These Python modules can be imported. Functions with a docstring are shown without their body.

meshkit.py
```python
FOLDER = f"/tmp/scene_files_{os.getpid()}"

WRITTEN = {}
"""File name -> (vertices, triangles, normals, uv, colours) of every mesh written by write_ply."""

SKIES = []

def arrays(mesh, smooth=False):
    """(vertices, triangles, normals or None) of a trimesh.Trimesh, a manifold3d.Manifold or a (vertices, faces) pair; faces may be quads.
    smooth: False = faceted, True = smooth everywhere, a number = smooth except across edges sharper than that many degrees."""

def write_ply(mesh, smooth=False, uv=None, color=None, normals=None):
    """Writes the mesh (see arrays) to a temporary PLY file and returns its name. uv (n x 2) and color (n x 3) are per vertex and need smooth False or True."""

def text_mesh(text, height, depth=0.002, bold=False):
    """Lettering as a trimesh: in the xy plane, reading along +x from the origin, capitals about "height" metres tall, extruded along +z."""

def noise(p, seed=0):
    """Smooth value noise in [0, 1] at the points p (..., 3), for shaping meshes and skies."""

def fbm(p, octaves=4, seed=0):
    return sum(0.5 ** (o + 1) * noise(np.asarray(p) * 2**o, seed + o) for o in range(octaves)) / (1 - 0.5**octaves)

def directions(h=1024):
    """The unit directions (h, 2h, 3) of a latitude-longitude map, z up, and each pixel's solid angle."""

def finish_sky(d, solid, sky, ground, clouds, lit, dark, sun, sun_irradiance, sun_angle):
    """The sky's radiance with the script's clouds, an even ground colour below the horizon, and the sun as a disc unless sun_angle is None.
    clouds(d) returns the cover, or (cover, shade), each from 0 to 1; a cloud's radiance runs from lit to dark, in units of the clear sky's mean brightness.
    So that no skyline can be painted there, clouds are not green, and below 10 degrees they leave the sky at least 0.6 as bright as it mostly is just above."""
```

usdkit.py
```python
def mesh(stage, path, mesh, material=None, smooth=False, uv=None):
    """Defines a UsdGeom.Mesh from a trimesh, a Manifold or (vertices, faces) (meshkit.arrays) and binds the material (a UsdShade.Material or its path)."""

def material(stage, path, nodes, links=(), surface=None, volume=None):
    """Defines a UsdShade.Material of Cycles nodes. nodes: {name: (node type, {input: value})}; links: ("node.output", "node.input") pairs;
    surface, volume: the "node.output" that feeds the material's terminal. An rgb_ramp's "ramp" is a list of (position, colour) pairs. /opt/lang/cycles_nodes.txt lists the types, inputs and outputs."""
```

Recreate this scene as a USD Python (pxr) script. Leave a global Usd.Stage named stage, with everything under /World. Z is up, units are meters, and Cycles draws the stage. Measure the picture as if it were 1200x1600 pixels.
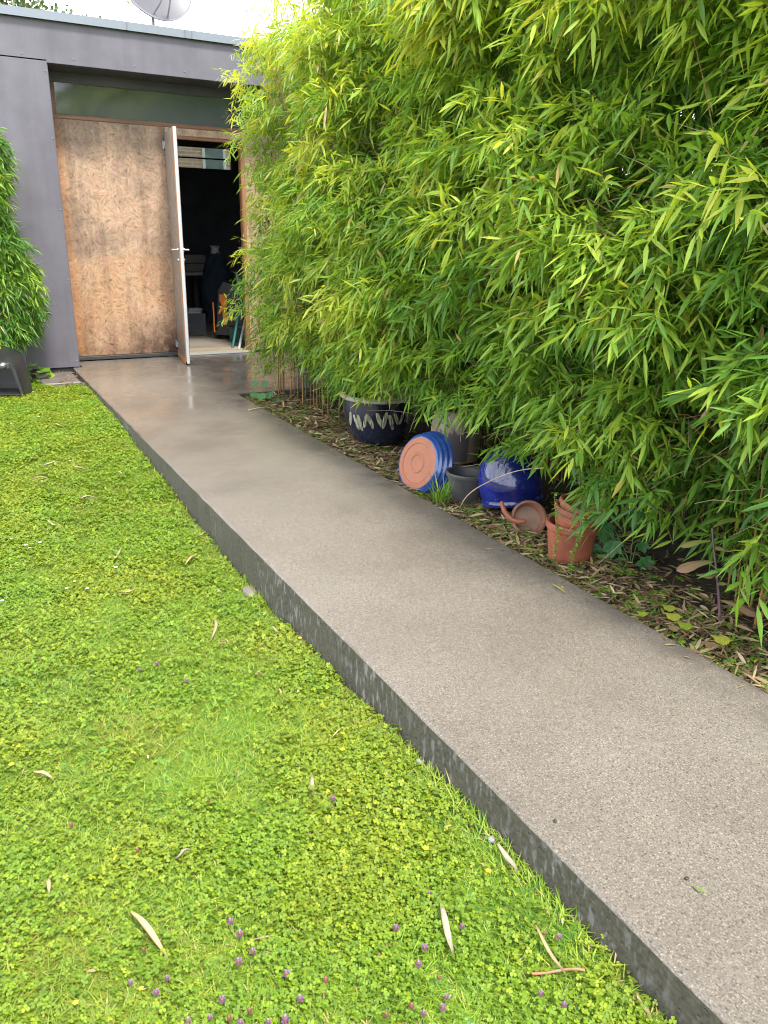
import math
import numpy as np
import trimesh
import manifold3d as m3
import usdkit
import meshkit
from pxr import Usd, UsdGeom, UsdLux, UsdShade, Gf, Sdf, Vt

rng = np.random.default_rng(7)
stage = Usd.Stage.CreateInMemory()
UsdGeom.SetStageUpAxis(stage, 'Z')
UsdGeom.SetStageMetersPerUnit(stage, 1.0)
UsdGeom.Xform.Define(stage, '/World')

# ------------------------------------------------------------------ camera, sky, sun, exposure
F_PX, PITCH, ROLL, YAW, EYE = 1228.86, 0.3481131, 0.02499872, 0.51268969, 1.29
EXPOSURE = 2.45
fwd = np.array([math.sin(YAW) * math.cos(PITCH), math.cos(YAW) * math.cos(PITCH), -math.sin(PITCH)])
rt = np.array([math.cos(YAW), -math.sin(YAW), 0.0])
up = np.cross(rt, fwd)
rt2, up2 = rt * math.cos(ROLL) + up * math.sin(ROLL), -rt * math.sin(ROLL) + up * math.cos(ROLL)
cam = UsdGeom.Camera.Define(stage, '/World/camera')
mat = Gf.Matrix4d(*[float(a) for row in (np.append(rt2, 0), np.append(up2, 0), np.append(-fwd, 0), [0, 0, EYE, 1]) for a in row])
cam.AddTransformOp().Set(mat)
cam.CreateHorizontalApertureAttr(24.0)
cam.CreateVerticalApertureAttr(32.0)
cam.CreateFocalLengthAttr(24.0 * F_PX / 1200.0)
cam.CreateExposureAttr(EXPOSURE)
cam.CreateClippingRangeAttr(Gf.Vec2f(0.05, 5000))

SUN = np.array([0.03, -0.62, 1.05]); SUN /= np.linalg.norm(SUN)
sky_mat = usdkit.material(stage, '/World/Looks/sky', {
    'sky': ('sky_texture', {'sky_type': 'single_scattering', 'sun_disc': False, 'sun_elevation': math.asin(SUN[2]),
                            'sun_rotation': math.atan2(SUN[0], SUN[1]), 'aerosol_density': 2.0}),
    'tc': ('texture_coordinate', {}),
    'n': ('noise_texture', {'scale': 3.2, 'detail': 6.0, 'roughness': 0.55}),
    'r': ('rgb_ramp', {'ramp': [(0.30, (0.55, 0.55, 0.55)), (0.52, (0.96, 0.96, 0.96)), (1.0, (1, 1, 1))]}),
    'n2': ('noise_texture', {'scale': 5.5, 'detail': 5.0, 'roughness': 0.6}),
    'c': ('rgb_ramp', {'ramp': [(0.3, (4.6, 4.8, 5.1)), (0.7, (8.6, 8.7, 8.8))]}),
    'm': ('mix', {'mix_type': 'mix'}),
    'bg': ('background_shader', {'strength': 0.11}),
}, [('tc.generated', 'n.vector'), ('tc.generated', 'n2.vector'), ('n.fac', 'r.fac'), ('n2.fac', 'c.fac'), ('r.color', 'm.fac'),
    ('sky.color', 'm.color1'), ('c.color', 'm.color2'), ('m.color', 'bg.color')], surface='bg.background')
dome = UsdLux.DomeLight.Define(stage, '/World/sky')
UsdShade.MaterialBindingAPI.Apply(dome.GetPrim()).Bind(sky_mat)
dome.GetPrim().SetCustomDataByKey('kind', 'structure')
sun = UsdLux.DistantLight.Define(stage, '/World/sun')
sun.CreateNormalizeAttr(True); sun.CreateIntensityAttr(0.4); sun.CreateAngleAttr(11.0); sun.CreateColorAttr(Gf.Vec3f(1.0, 0.95, 0.87))
zax = SUN; xax = np.cross([0, 0, 1.0], zax); xax /= np.linalg.norm(xax); yax = np.cross(zax, xax)
sun.AddTransformOp().Set(Gf.Matrix4d(*[float(a) for row in (np.append(xax, 0), np.append(yax, 0), np.append(zax, 0), [0, 0, 20, 1]) for a in row]))

# ------------------------------------------------------------------ helpers
used = {}
TAU = 2 * math.pi


def numbered(path):
    n = used.get(path, 0)
    used[path] = n + 1
    return path if n == 0 else f'{path}_{n:03d}'


def ppath(parent):
    return '/World' if parent is None else str(parent.GetPath())


def setdata(p, label=None, cat=None, group=None, kind=None):
    for k, v in (('label', label), ('category', cat), ('group', group), ('kind', kind)):
        if v:
            p.SetCustomDataByKey(k, v)
    return p


def thing(name, label, cat, loc=(0, 0, 0), rz=0.0, group=None):
    x = UsdGeom.Xform.Define(stage, numbered('/World/' + name))
    x.AddTranslateOp().Set(Gf.Vec3d(*map(float, loc)))
    if rz:
        x.AddRotateZOp().Set(math.degrees(rz))
    return setdata(x.GetPrim(), label, cat, group)


def obj(name, mesh, material, parent=None, smooth=False, **data):
    m = usdkit.mesh(stage, numbered(ppath(parent) + '/' + name), mesh, material, smooth)
    return setdata(m.GetPrim(), **data)


def tint_mesh(name, V, Fc, tint, material, parent=None, **data):
    """A mesh with a per-vertex value from 0 to 1 that its material turns into the hue of each leaf."""
    m = UsdGeom.Mesh.Define(stage, numbered(ppath(parent) + '/' + name))
    m.CreatePointsAttr(Vt.Vec3fArray.FromNumpy(np.ascontiguousarray(V, np.float32)))
    m.CreateFaceVertexCountsAttr(Vt.IntArray.FromNumpy(np.full(len(Fc), 3, np.int32)))
    m.CreateFaceVertexIndicesAttr(Vt.IntArray.FromNumpy(np.ascontiguousarray(Fc, np.int32).ravel()))
    m.CreateSubdivisionSchemeAttr('none')
    UsdGeom.PrimvarsAPI(m).CreatePrimvar('tint', Sdf.ValueTypeNames.FloatArray, 'vertex').Set(Vt.FloatArray.FromNumpy(np.ascontiguousarray(tint, np.float32)))
    UsdShade.MaterialBindingAPI.Apply(m.GetPrim()).Bind(material)
    return setdata(m.GetPrim(), **data)


def norm(v):
    v = np.asarray(v, float)
    return v / np.maximum(np.linalg.norm(v, axis=-1, keepdims=True), 1e-9)


def box(x0, x1, y0, y1, z0, z1, ch=0.0):
    """A box, its edges chamfered by ch."""
    if ch <= 0:
        m = trimesh.creation.box([x1 - x0, y1 - y0, z1 - z0])
        m.apply_translation([(x0 + x1) / 2, (y0 + y1) / 2, (z0 + z1) / 2])
        return m
    pts = []
    for sx in (0, 1):
        for sy in (0, 1):
            for sz in (0, 1):
                c = np.array([(x0, x1)[sx], (y0, y1)[sy], (z0, z1)[sz]], float)
                d = np.array([1 - 2 * sx, 1 - 2 * sy, 1 - 2 * sz]) * ch
                for k in range(3):
                    q = c + d
                    q[k] = c[k]
                    pts.append(q)
    return trimesh.convex.convex_hull(np.array(pts))


def cat_m(ms):
    return trimesh.util.concatenate([tm(m) for m in ms])


def tm(m):
    if hasattr(m, 'to_mesh'):
        k = m.to_mesh()
        return trimesh.Trimesh(k.vert_properties[:, :3], k.tri_verts, process=False)
    return m


def man(m):
    m = tm(m)
    return m3.Manifold(m3.Mesh(np.asarray(m.vertices, np.float32), np.asarray(m.faces, np.uint32)))


def tube(points, radii, sides=6, cap=True):
    p = np.asarray(points, float)
    t = norm(np.gradient(p, axis=0))
    ref = np.where(np.abs(t[:, 2:]) < 0.9, [0, 0, 1.0], [1.0, 0, 0])
    a = norm(np.cross(t, ref)); b = np.cross(t, a)
    ang = np.arange(sides) * TAU / sides
    r = np.broadcast_to(radii, (len(p),))[:, None, None]
    v = p[:, None] + r * (np.cos(ang)[None, :, None] * a[:, None] + np.sin(ang)[None, :, None] * b[:, None])
    i, j = np.meshgrid(np.arange(len(p) - 1), np.arange(sides), indexing='ij')
    q = np.stack([i * sides + j, i * sides + (j + 1) % sides, (i + 1) * sides + (j + 1) % sides, (i + 1) * sides + j], -1).reshape(-1, 4)
    f = np.vstack([q[:, [0, 1, 2]], q[:, [0, 2, 3]]])
    v = v.reshape(-1, 3)
    if cap:
        n = len(v)
        v = np.vstack([v, p[:1], p[-1:]])
        k = np.arange(sides)
        f = np.vstack([f, np.stack([np.full(sides, n), (k + 1) % sides, k], 1), np.stack([np.full(sides, n + 1), (len(p) - 1) * sides + k, (len(p) - 1) * sides + (k + 1) % sides], 1)])
    return trimesh.Trimesh(v, f[:, ::-1], process=False)


def lathe(profile, n=64):
    """A solid of revolution about z from (radius, z) pairs, closed where the radius is 0."""
    return trimesh.creation.revolve(np.asarray(profile, float), sections=n)


def spline(pts, n):
    from scipy.interpolate import CubicSpline
    p = np.asarray(pts, float)
    return CubicSpline(np.linspace(0, 1, len(p)), p)(np.linspace(0, 1, n))


def look(name, nodes, links, surface='p.BSDF'):
    return usdkit.material(stage, '/World/Looks/' + name, nodes, links, surface)


def plain(name, color, rough=0.5, metallic=0.0, var=0.12, scale=14.0, bump=0.0, bscale=120.0, coat=0.0, spec=0.5):
    """A material of one colour with an uneven tone and fine relief."""
    c = np.array(color)
    nodes = {'g': ('texture_coordinate', {}), 'n': ('noise_texture', {'scale': scale, 'detail': 5.0, 'roughness': 0.6}),
             'r': ('rgb_ramp', {'ramp': [(0.25, tuple(c * (1 - var))), (0.75, tuple(np.minimum(c * (1 + var), 1)))]}),
             'p': ('principled_bsdf', {'roughness': rough, 'metallic': metallic, 'coat_weight': coat, 'coat_roughness': 0.08, 'specular_ior_level': spec})}
    links = [('g.object', 'n.vector'), ('n.fac', 'r.fac'), ('r.color', 'p.base_color')]
    if bump:
        nodes |= {'bn': ('noise_texture', {'scale': bscale, 'detail': 3.0}), 'b': ('bump', {'strength': 0.6, 'distance': bump})}
        links += [('g.object', 'bn.vector'), ('bn.fac', 'b.height'), ('b.normal', 'p.normal')]
    return look(name, nodes, links)


def leafy(name, ramp, rough=0.38, trans=0.35, patch=0.0, pscale=2.0, ramp2=None):
    """Leaves: hue from the mesh's tint; with ramp2, larger patches of ground cover drift towards a second range of hues."""
    nodes = {'a': ('attribute', {'attribute': 'tint'}), 'r': ('rgb_ramp', {'ramp': ramp}),
             'p': ('principled_bsdf', {'roughness': rough, 'specular_ior_level': 0.30}), 't': ('translucent_bsdf', {}), 'm': ('mix_closure', {'fac': trans}),
             'ht': ('mix', {'mix_type': 'multiply', 'fac': 1.0, 'color2': (1.7, 1.5, 0.55)})}
    links = [('a.fac', 'r.fac'), ('ht.color', 't.color'), ('p.BSDF', 'm.closure1'), ('t.BSDF', 'm.closure2')]
    if ramp2:
        nodes |= {'g': ('geometry', {}), 'n': ('noise_texture', {'scale': pscale, 'detail': 3.0}), 'r2': ('rgb_ramp', {'ramp': ramp2}),
                  'k': ('rgb_ramp', {'ramp': [(0.42, (0, 0, 0)), (0.62, (1, 1, 1))]}), 'mx': ('mix', {'mix_type': 'mix'})}
        links += [('g.position', 'n.vector'), ('n.fac', 'k.fac'), ('k.color', 'mx.fac'), ('a.fac', 'r2.fac'), ('r.color', 'mx.color1'), ('r2.color', 'mx.color2'),
                  ('mx.color', 'p.base_color'), ('mx.color', 'ht.color1')]
    else:
        links += [('r.color', 'p.base_color'), ('r.color', 'ht.color1')]
    return look(name, nodes, links, 'm.closure')


# ------------------------------------------------------------------ materials
M = {}
M['concrete'] = look('concrete', {
    'g': ('geometry', {}), 'n1': ('noise_texture', {'scale': 1.3, 'detail': 5.0, 'roughness': 0.6}),
    'n2': ('noise_texture', {'scale': 230.0, 'detail': 2.5, 'roughness': 0.7}), 'v': ('voronoi_texture', {'scale': 85.0}), 'vr': ('rgb_ramp', {'ramp': [(0.0, (0.3, 0.28, 0.26)), (0.2, (0.5, 0.48, 0.46)), (0.32, (1, 1, 1))]}),
    'vs': ('separate_color', {}), 'v2': ('voronoi_texture', {'scale': 290.0}), 's2': ('separate_color', {}), 'r2': ('rgb_ramp', {'ramp': [(0.0, (0.30, 0.29, 0.28)), (0.14, (0.62, 0.6, 0.58)), (0.3, (0.95, 0.95, 0.95)), (0.75, (1.08, 1.08, 1.08)), (0.9, (1.5, 1.5, 1.48)), (1.0, (2.1, 2.1, 2.1))]}), 'm3': ('mix', {'mix_type': 'multiply', 'fac': 0.66}), 'vt': ('math', {'math_type': 'greater_than', 'value2': 0.80}),
    'c1': ('rgb_ramp', {'ramp': [(0.3, (0.076, 0.065, 0.052)), (0.5, (0.104, 0.090, 0.074)), (0.72, (0.121, 0.107, 0.090))]}),
    'c2': ('rgb_ramp', {'ramp': [(0.30, (0.6, 0.58, 0.56)), (0.5, (1, 1, 1)), (0.68, (1.3, 1.3, 1.29))]}),
    'm1': ('mix', {'mix_type': 'multiply', 'fac': 0.85}), 'm2': ('mix', {'mix_type': 'multiply'}), 'sp': ('math', {'math_type': 'multiply', 'value2': 0.85}),
    # wet towards the shed
    'xyz': ('separate_xyz', {}), 'wy': ('map_range', {'from_min': 3.0, 'from_max': 5.9, 'to_min': 0.0, 'to_max': 1.0, 'clamp': True}),
    'wn': ('noise_texture', {'scale': 2.2, 'detail': 4.0}), 'wnr': ('map_range', {'from_min': 0.35, 'from_max': 0.62, 'to_min': 0.45, 'to_max': 1.0, 'clamp': True}),
    'w': ('math', {'math_type': 'multiply'}), 'rr': ('map_range', {'from_min': 0.0, 'from_max': 1.0, 'to_min': 0.60, 'to_max': 0.09}),
    'dk': ('map_range', {'from_min': 0.0, 'from_max': 1.0, 'to_min': 1.0, 'to_max': 0.92}), 'md': ('vector_math', {'vector_math_type': 'scale'}),
    'cc': ('combine_xyz', {}), 'mw': ('mix', {'mix_type': 'multiply', 'fac': 1.0}), 'bs': ('map_range', {'from_min': 0.0, 'from_max': 1.0, 'to_min': 0.55, 'to_max': 0.02}),
    # patchy darker tone, stronger towards the bed edge
    'ex': ('map_range', {'from_min': 1.80, 'from_max': 2.02, 'to_min': 0.0, 'to_max': 1.0, 'clamp': True}), 'en': ('noise_texture', {'scale': 7.0, 'detail': 4.0}),
    'enr': ('map_range', {'from_min': 0.4, 'from_max': 0.65, 'to_min': 0.0, 'to_max': 0.75, 'clamp': True}), 'em': ('math', {'math_type': 'multiply'}),
    'eg': ('mix', {'mix_type': 'mix', 'color2': (0.045, 0.039, 0.033)}),
    'b': ('bump', {'distance': 0.0012}), 'p': ('principled_bsdf', {'specular_ior_level': 0.5})},
    [('g.position', 'n1.vector'), ('g.position', 'n2.vector'), ('g.position', 'v.vector'), ('v.distance', 'vr.fac'), ('v.color', 'vs.color'), ('vs.r', 'vt.value1'), ('vt.value', 'sp.value1'),
     ('n1.fac', 'c1.fac'), ('n2.fac', 'c2.fac'), ('c1.color', 'm1.color1'), ('c2.color', 'm1.color2'), ('m1.color', 'm2.color1'), ('vr.color', 'm2.color2'), ('sp.value', 'm2.fac'),
     ('g.position', 'xyz.vector'), ('xyz.y', 'wy.value'), ('g.position', 'wn.vector'), ('wn.fac', 'wnr.value'), ('wy.result', 'w.value1'), ('wnr.result', 'w.value2'), ('w.value', 'rr.value'), ('w.value', 'dk.value'),
     ('dk.result', 'cc.x'), ('dk.result', 'cc.y'), ('dk.result', 'cc.z'), ('xyz.x', 'ex.value'), ('g.position', 'en.vector'), ('en.fac', 'enr.value'), ('ex.result', 'em.value1'), ('enr.result', 'em.value2'),
     ('g.position', 'v2.vector'), ('v2.color', 's2.color'), ('s2.g', 'r2.fac'), ('m2.color', 'm3.color1'), ('r2.color', 'm3.color2'), ('m3.color', 'eg.color1'), ('em.value', 'eg.fac'), ('eg.color', 'mw.color1'), ('cc.vector', 'mw.color2'), ('mw.color', 'p.base_color'), ('rr.result', 'p.roughness'),
     ('n2.fac', 'b.height'), ('w.value', 'bs.value'), ('bs.result', 'b.strength'), ('b.normal', 'p.normal')])
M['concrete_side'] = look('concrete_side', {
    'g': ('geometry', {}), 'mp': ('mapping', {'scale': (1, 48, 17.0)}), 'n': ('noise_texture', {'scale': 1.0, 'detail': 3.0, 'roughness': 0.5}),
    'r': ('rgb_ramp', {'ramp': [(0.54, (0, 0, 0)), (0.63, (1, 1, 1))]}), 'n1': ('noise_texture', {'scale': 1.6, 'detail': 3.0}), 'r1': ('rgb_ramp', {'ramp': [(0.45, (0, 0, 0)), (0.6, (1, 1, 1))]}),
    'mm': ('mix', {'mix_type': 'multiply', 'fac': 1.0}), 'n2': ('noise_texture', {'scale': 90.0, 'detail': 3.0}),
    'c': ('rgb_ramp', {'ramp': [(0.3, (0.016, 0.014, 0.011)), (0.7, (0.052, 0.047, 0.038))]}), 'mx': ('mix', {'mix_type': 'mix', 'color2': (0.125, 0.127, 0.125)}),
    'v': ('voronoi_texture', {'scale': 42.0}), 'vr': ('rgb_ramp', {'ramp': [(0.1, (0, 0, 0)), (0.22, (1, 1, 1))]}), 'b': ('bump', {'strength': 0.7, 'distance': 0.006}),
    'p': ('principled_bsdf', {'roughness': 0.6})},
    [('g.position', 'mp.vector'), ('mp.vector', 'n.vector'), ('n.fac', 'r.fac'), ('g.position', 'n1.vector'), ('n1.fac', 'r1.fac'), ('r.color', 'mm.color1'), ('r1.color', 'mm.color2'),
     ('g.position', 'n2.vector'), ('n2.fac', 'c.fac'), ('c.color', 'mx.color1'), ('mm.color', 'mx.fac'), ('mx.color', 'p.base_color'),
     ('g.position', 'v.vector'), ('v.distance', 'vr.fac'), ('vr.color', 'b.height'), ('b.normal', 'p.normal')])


def osb(name, warm, stain):
    """Strand board: short flakes of wood laid at random angles, with weather stains given as nodes."""
    nodes = {'g': ('geometry', {}), 'sx': ('separate_xyz', {}), 'cx': ('combine_xyz', {}), 'add': ('math', {'math_type': 'add'})}
    links = [('g.position', 'sx.vector'), ('sx.x', 'add.value1'), ('sx.y', 'add.value2'), ('add.value', 'cx.x'), ('sx.z', 'cx.y')]
    for k, (vs, sc) in enumerate(((17.0, (45, 6, 1)), (23.0, (55, 7, 1)))):
        nodes |= {f'v{k}': ('voronoi_texture', {'scale': vs, 'dimensions': '2D'}), f'vc{k}': ('separate_color', {}), f'an{k}': ('math', {'math_type': 'multiply', 'value2': 6.28}),
                  f'ro{k}': ('vector_rotate', {'rotate_type': 'z_axis'}), f'mp{k}': ('mapping', {'scale': sc}),
                  f'no{k}': ('noise_texture', {'scale': 1.0, 'detail': 3.0, 'distortion': 0.4})}
        links += [('cx.vector', f'v{k}.vector'), (f'v{k}.color', f'vc{k}.color'), (f'vc{k}.r', f'an{k}.value1'), ('cx.vector', f'ro{k}.vector'), (f'an{k}.value', f'ro{k}.angle'),
                  (f'ro{k}.vector', f'mp{k}.vector'), (f'mp{k}.vector', f'no{k}.vector')]
    nodes |= {'mxn': ('mix_float', {'fac': 0.45}), 'cr': ('rgb_ramp', {'ramp': warm}), 'tone': ('mix', {'mix_type': 'multiply', 'fac': 0.55}), 'b': ('bump', {'strength': 0.5, 'distance': 0.003}),
              'p': ('principled_bsdf', {'roughness': 0.55})}
    links += [('no0.fac', 'mxn.a'), ('no1.fac', 'mxn.b'), ('mxn.result', 'cr.fac'), ('cr.color', 'tone.color1'), ('v0.color', 'tc.color1'), ('tc.color', 'tone.color2'), ('mxn.result', 'b.height'), ('b.normal', 'p.normal')]
    nodes['tc'] = ('mix', {'mix_type': 'mix', 'fac': 0.88, 'color2': (1, 1, 1)})
    nodes |= {'vm': ('mapping', {'scale': (11, 11, 1.3)}), 'vn': ('noise_texture', {'scale': 1.0, 'detail': 5.0, 'roughness': 0.65}), 'vr': ('rgb_ramp', {'ramp': [(0.46, (1, 1, 1)), (0.64, (0.55, 0.50, 0.48))]}), 'vx': ('mix', {'mix_type': 'multiply', 'fac': 0.6})}
    links += [('g.position', 'vm.vector'), ('vm.vector', 'vn.vector'), ('vn.fac', 'vr.fac'), ('tone.color', 'vx.color1'), ('vr.color', 'vx.color2')]
    last = 'vx.color'
    for k, (col, z0, z1, x0, x1, lo, hi, sc, amt) in enumerate(stain):
        # a stain fades in from z0 to z1 and from x0 to x1, broken up by noise
        nodes |= {f'sz{k}': ('map_range', {'from_min': z0, 'from_max': z1, 'to_min': 0.0, 'to_max': 1.0, 'clamp': True}), f'sxx{k}': ('map_range', {'from_min': x0, 'from_max': x1, 'to_min': 0.0, 'to_max': 1.0, 'clamp': True}),
                  f'sn{k}': ('noise_texture', {'scale': sc, 'detail': 6.0, 'roughness': 0.7}), f'sr{k}': ('map_range', {'from_min': lo, 'from_max': hi, 'to_min': 0.0, 'to_max': amt, 'clamp': True}),
                  f's1{k}': ('math', {'math_type': 'multiply'}), f's2{k}': ('math', {'math_type': 'multiply'}), f'sm{k}': ('mix', {'mix_type': 'multiply', 'color2': col})}
        links += [('sx.z', f'sz{k}.value'), ('sx.x', f'sxx{k}.value'), ('g.position', f'sn{k}.vector'), (f'sn{k}.fac', f'sr{k}.value'), (f'sz{k}.result', f's1{k}.value1'), (f'sxx{k}.result', f's1{k}.value2'),
                  (f's1{k}.value', f's2{k}.value1'), (f'sr{k}.result', f's2{k}.value2'), (f's2{k}.value', f'sm{k}.fac'), (last, f'sm{k}.color1')]
        last = f'sm{k}.color'
    links.append((last, 'p.base_color'))
    return look(name, nodes, links)


WARM = [(0.28, (0.0624, 0.0390, 0.0265)), (0.36, (0.1950, 0.1248, 0.0780)), (0.48, (0.3198, 0.2106, 0.1365)), (0.62, (0.3822, 0.2691, 0.1833)), (0.74, (0.4524, 0.3588, 0.2730))]
M['osb'] = osb('strand_board', WARM, [
    ((0.62, 0.62, 0.66), 0.92, 1.0, 0.9, 1.2, 0.40, 0.6, 3.0, 0.95),       # greyed band above the joint
    ((0.42, 0.36, 0.34), 0.45, 0.02, 0.9, 1.2, 0.35, 0.6, 6.0, 0.9),      # damp foot
    ((0.16, 0.11, 0.10), 0.42, 0.10, 1.45, 1.95, 0.22, 0.5, 7.0, 1.0),    # dark rot low on the right
    ((1.0, 0.84, 0.64), 1.0, 0.94, 0.9, 1.2, 0.35, 0.55, 2.0, 0.7),        # orange lower board
    ((0.85, 0.56, 0.28), 0.0, 0.1, 1.25, 1.15, 0.2, 0.4, 3.0, 0.8),        # orange strip along the left edge
    ((0.35, 0.24, 0.18), 1.80, 2.0, 2.02, 2.1, 0.3, 0.5, 9.0, 0.8)])
M['osb_plain'] = osb('strand_board_light', WARM, [((0.62, 0.55, 0.52), 0.5, 0.0, 2.0, 2.2, 0.4, 0.6, 4.0, 0.8)])
M['osb_door'] = osb('strand_board_door', [(p, tuple((np.array(c) * .5 + np.mean(c) * .5) * 0.72)) for p, c in WARM], [((0.35, 0.27, 0.24), 0.6, 0.0, 1.9, 2.0, 0.3, 0.5, 4.0, 0.9)])


def wood(name, a, b, scale=(1.5, 40, 40)):
    return look(name, {'g': ('geometry', {}), 'mp': ('mapping', {'scale': scale}), 'n': ('noise_texture', {'scale': 1.0, 'detail': 4.0, 'distortion': 0.3}),
                       'r': ('rgb_ramp', {'ramp': [(0.3, a), (0.7, b)]}), 'b': ('bump', {'strength': 0.4, 'distance': 0.002}), 'p': ('principled_bsdf', {'roughness': 0.5})},
                [('g.position', 'mp.vector'), ('mp.vector', 'n.vector'), ('n.fac', 'r.fac'), ('r.color', 'p.base_color'), ('n.fac', 'b.height'), ('b.normal', 'p.normal')])


M['rail_wood'] = wood('rail_wood', (0.0960, 0.0416, 0.0208), (0.2160, 0.1040, 0.0520))
M['jamb_wood'] = wood('jamb_wood', (0.1280, 0.0560, 0.0240), (0.2640, 0.1280, 0.0560), (40, 40, 1.5))
M['sill_wood'] = wood('sill_wood', (0.1650, 0.1350, 0.0975), (0.3150, 0.2700, 0.2025), (2, 30, 30))
M['panel'] = look('fibre_cement', {
    'g': ('geometry', {}), 'n': ('noise_texture', {'scale': 2.2, 'detail': 6.0, 'roughness': 0.65}), 'n2': ('noise_texture', {'scale': 60.0, 'detail': 3.0}),
    'mp': ('mapping', {'scale': (9, 9, 0.8)}), 'n3': ('noise_texture', {'scale': 1.0, 'detail': 3.0}), 'r3': ('rgb_ramp', {'ramp': [(0.45, (1, 1, 1)), (0.75, (0.72, 0.72, 0.73))]}),
    'r': ('rgb_ramp', {'ramp': [(0.3, (0.0710, 0.0662, 0.0828)), (0.7, (0.1088, 0.1022, 0.1247))]}), 'm': ('mix', {'mix_type': 'multiply', 'fac': 0.6}),
    'b': ('bump', {'strength': 0.15, 'distance': 0.001}), 'p': ('principled_bsdf', {'roughness': 0.48})},
    [('g.position', 'n.vector'), ('g.position', 'n2.vector'), ('g.position', 'mp.vector'), ('mp.vector', 'n3.vector'), ('n3.fac', 'r3.fac'), ('n.fac', 'r.fac'), ('r.color', 'm.color1'), ('r3.color', 'm.color2'),
     ('m.color', 'p.base_color'), ('n2.fac', 'b.height'), ('b.normal', 'p.normal')])
M['fascia'] = plain('coated_sheet_metal', (0.1548, 0.1764, 0.2052), 0.35, 0.3, 0.07, 3.0)
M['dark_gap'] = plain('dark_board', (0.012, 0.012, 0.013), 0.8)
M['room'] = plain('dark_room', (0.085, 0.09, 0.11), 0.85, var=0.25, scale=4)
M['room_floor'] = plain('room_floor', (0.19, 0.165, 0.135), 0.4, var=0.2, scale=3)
M['steel'] = plain('steel', (0.3360, 0.3360, 0.3360), 0.32, 0.9, 0.08)
M['screw'] = plain('screw_paint', (0.16, 0.155, 0.17), 0.35, 0.5)
M['white_metal'] = plain('white_metal', (0.3750, 0.3900, 0.4050), 0.35, 0.2, 0.06)
M['black_plastic'] = plain('black_plastic', (0.0090, 0.0090, 0.0100), 0.38, var=0.2, bump=0.0006, bscale=400)
M['grey_plastic'] = plain('grey_plastic', (0.0315, 0.0315, 0.0336), 0.42, var=0.2, bump=0.0005, bscale=400)
M['dish'] = plain('dish_paint', (0.056, 0.055, 0.064), 0.4, 0.0, 0.05)
M['dish_rim'] = plain('dish_rim', (0.13, 0.125, 0.145), 0.5)
M['glass'] = look('window_glass', {'f': ('fresnel', {'IOR': 1.55}), 'k': ('math', {'math_type': 'multiply_add', 'value2': 1.5, 'value3': 0.03, 'use_clamp': True}),
                                   't': ('transparent_bsdf', {'color': (0.62, 0.70, 0.66)}), 'g': ('glossy_bsdf', {'roughness': 0.05, 'color': (0.62, 0.64, 0.68)}), 'm': ('mix_closure', {}), 'd': ('diffuse_bsdf', {'color': (0.13, 0.14, 0.145)}), 'md': ('mix_closure', {'fac': 0.22})},
                  [('f.fac', 'k.value1'), ('k.value', 'm.fac'), ('t.BSDF', 'm.closure1'), ('g.BSDF', 'm.closure2'), ('m.closure', 'md.closure1'), ('d.BSDF', 'md.closure2')], 'md.closure')
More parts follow.
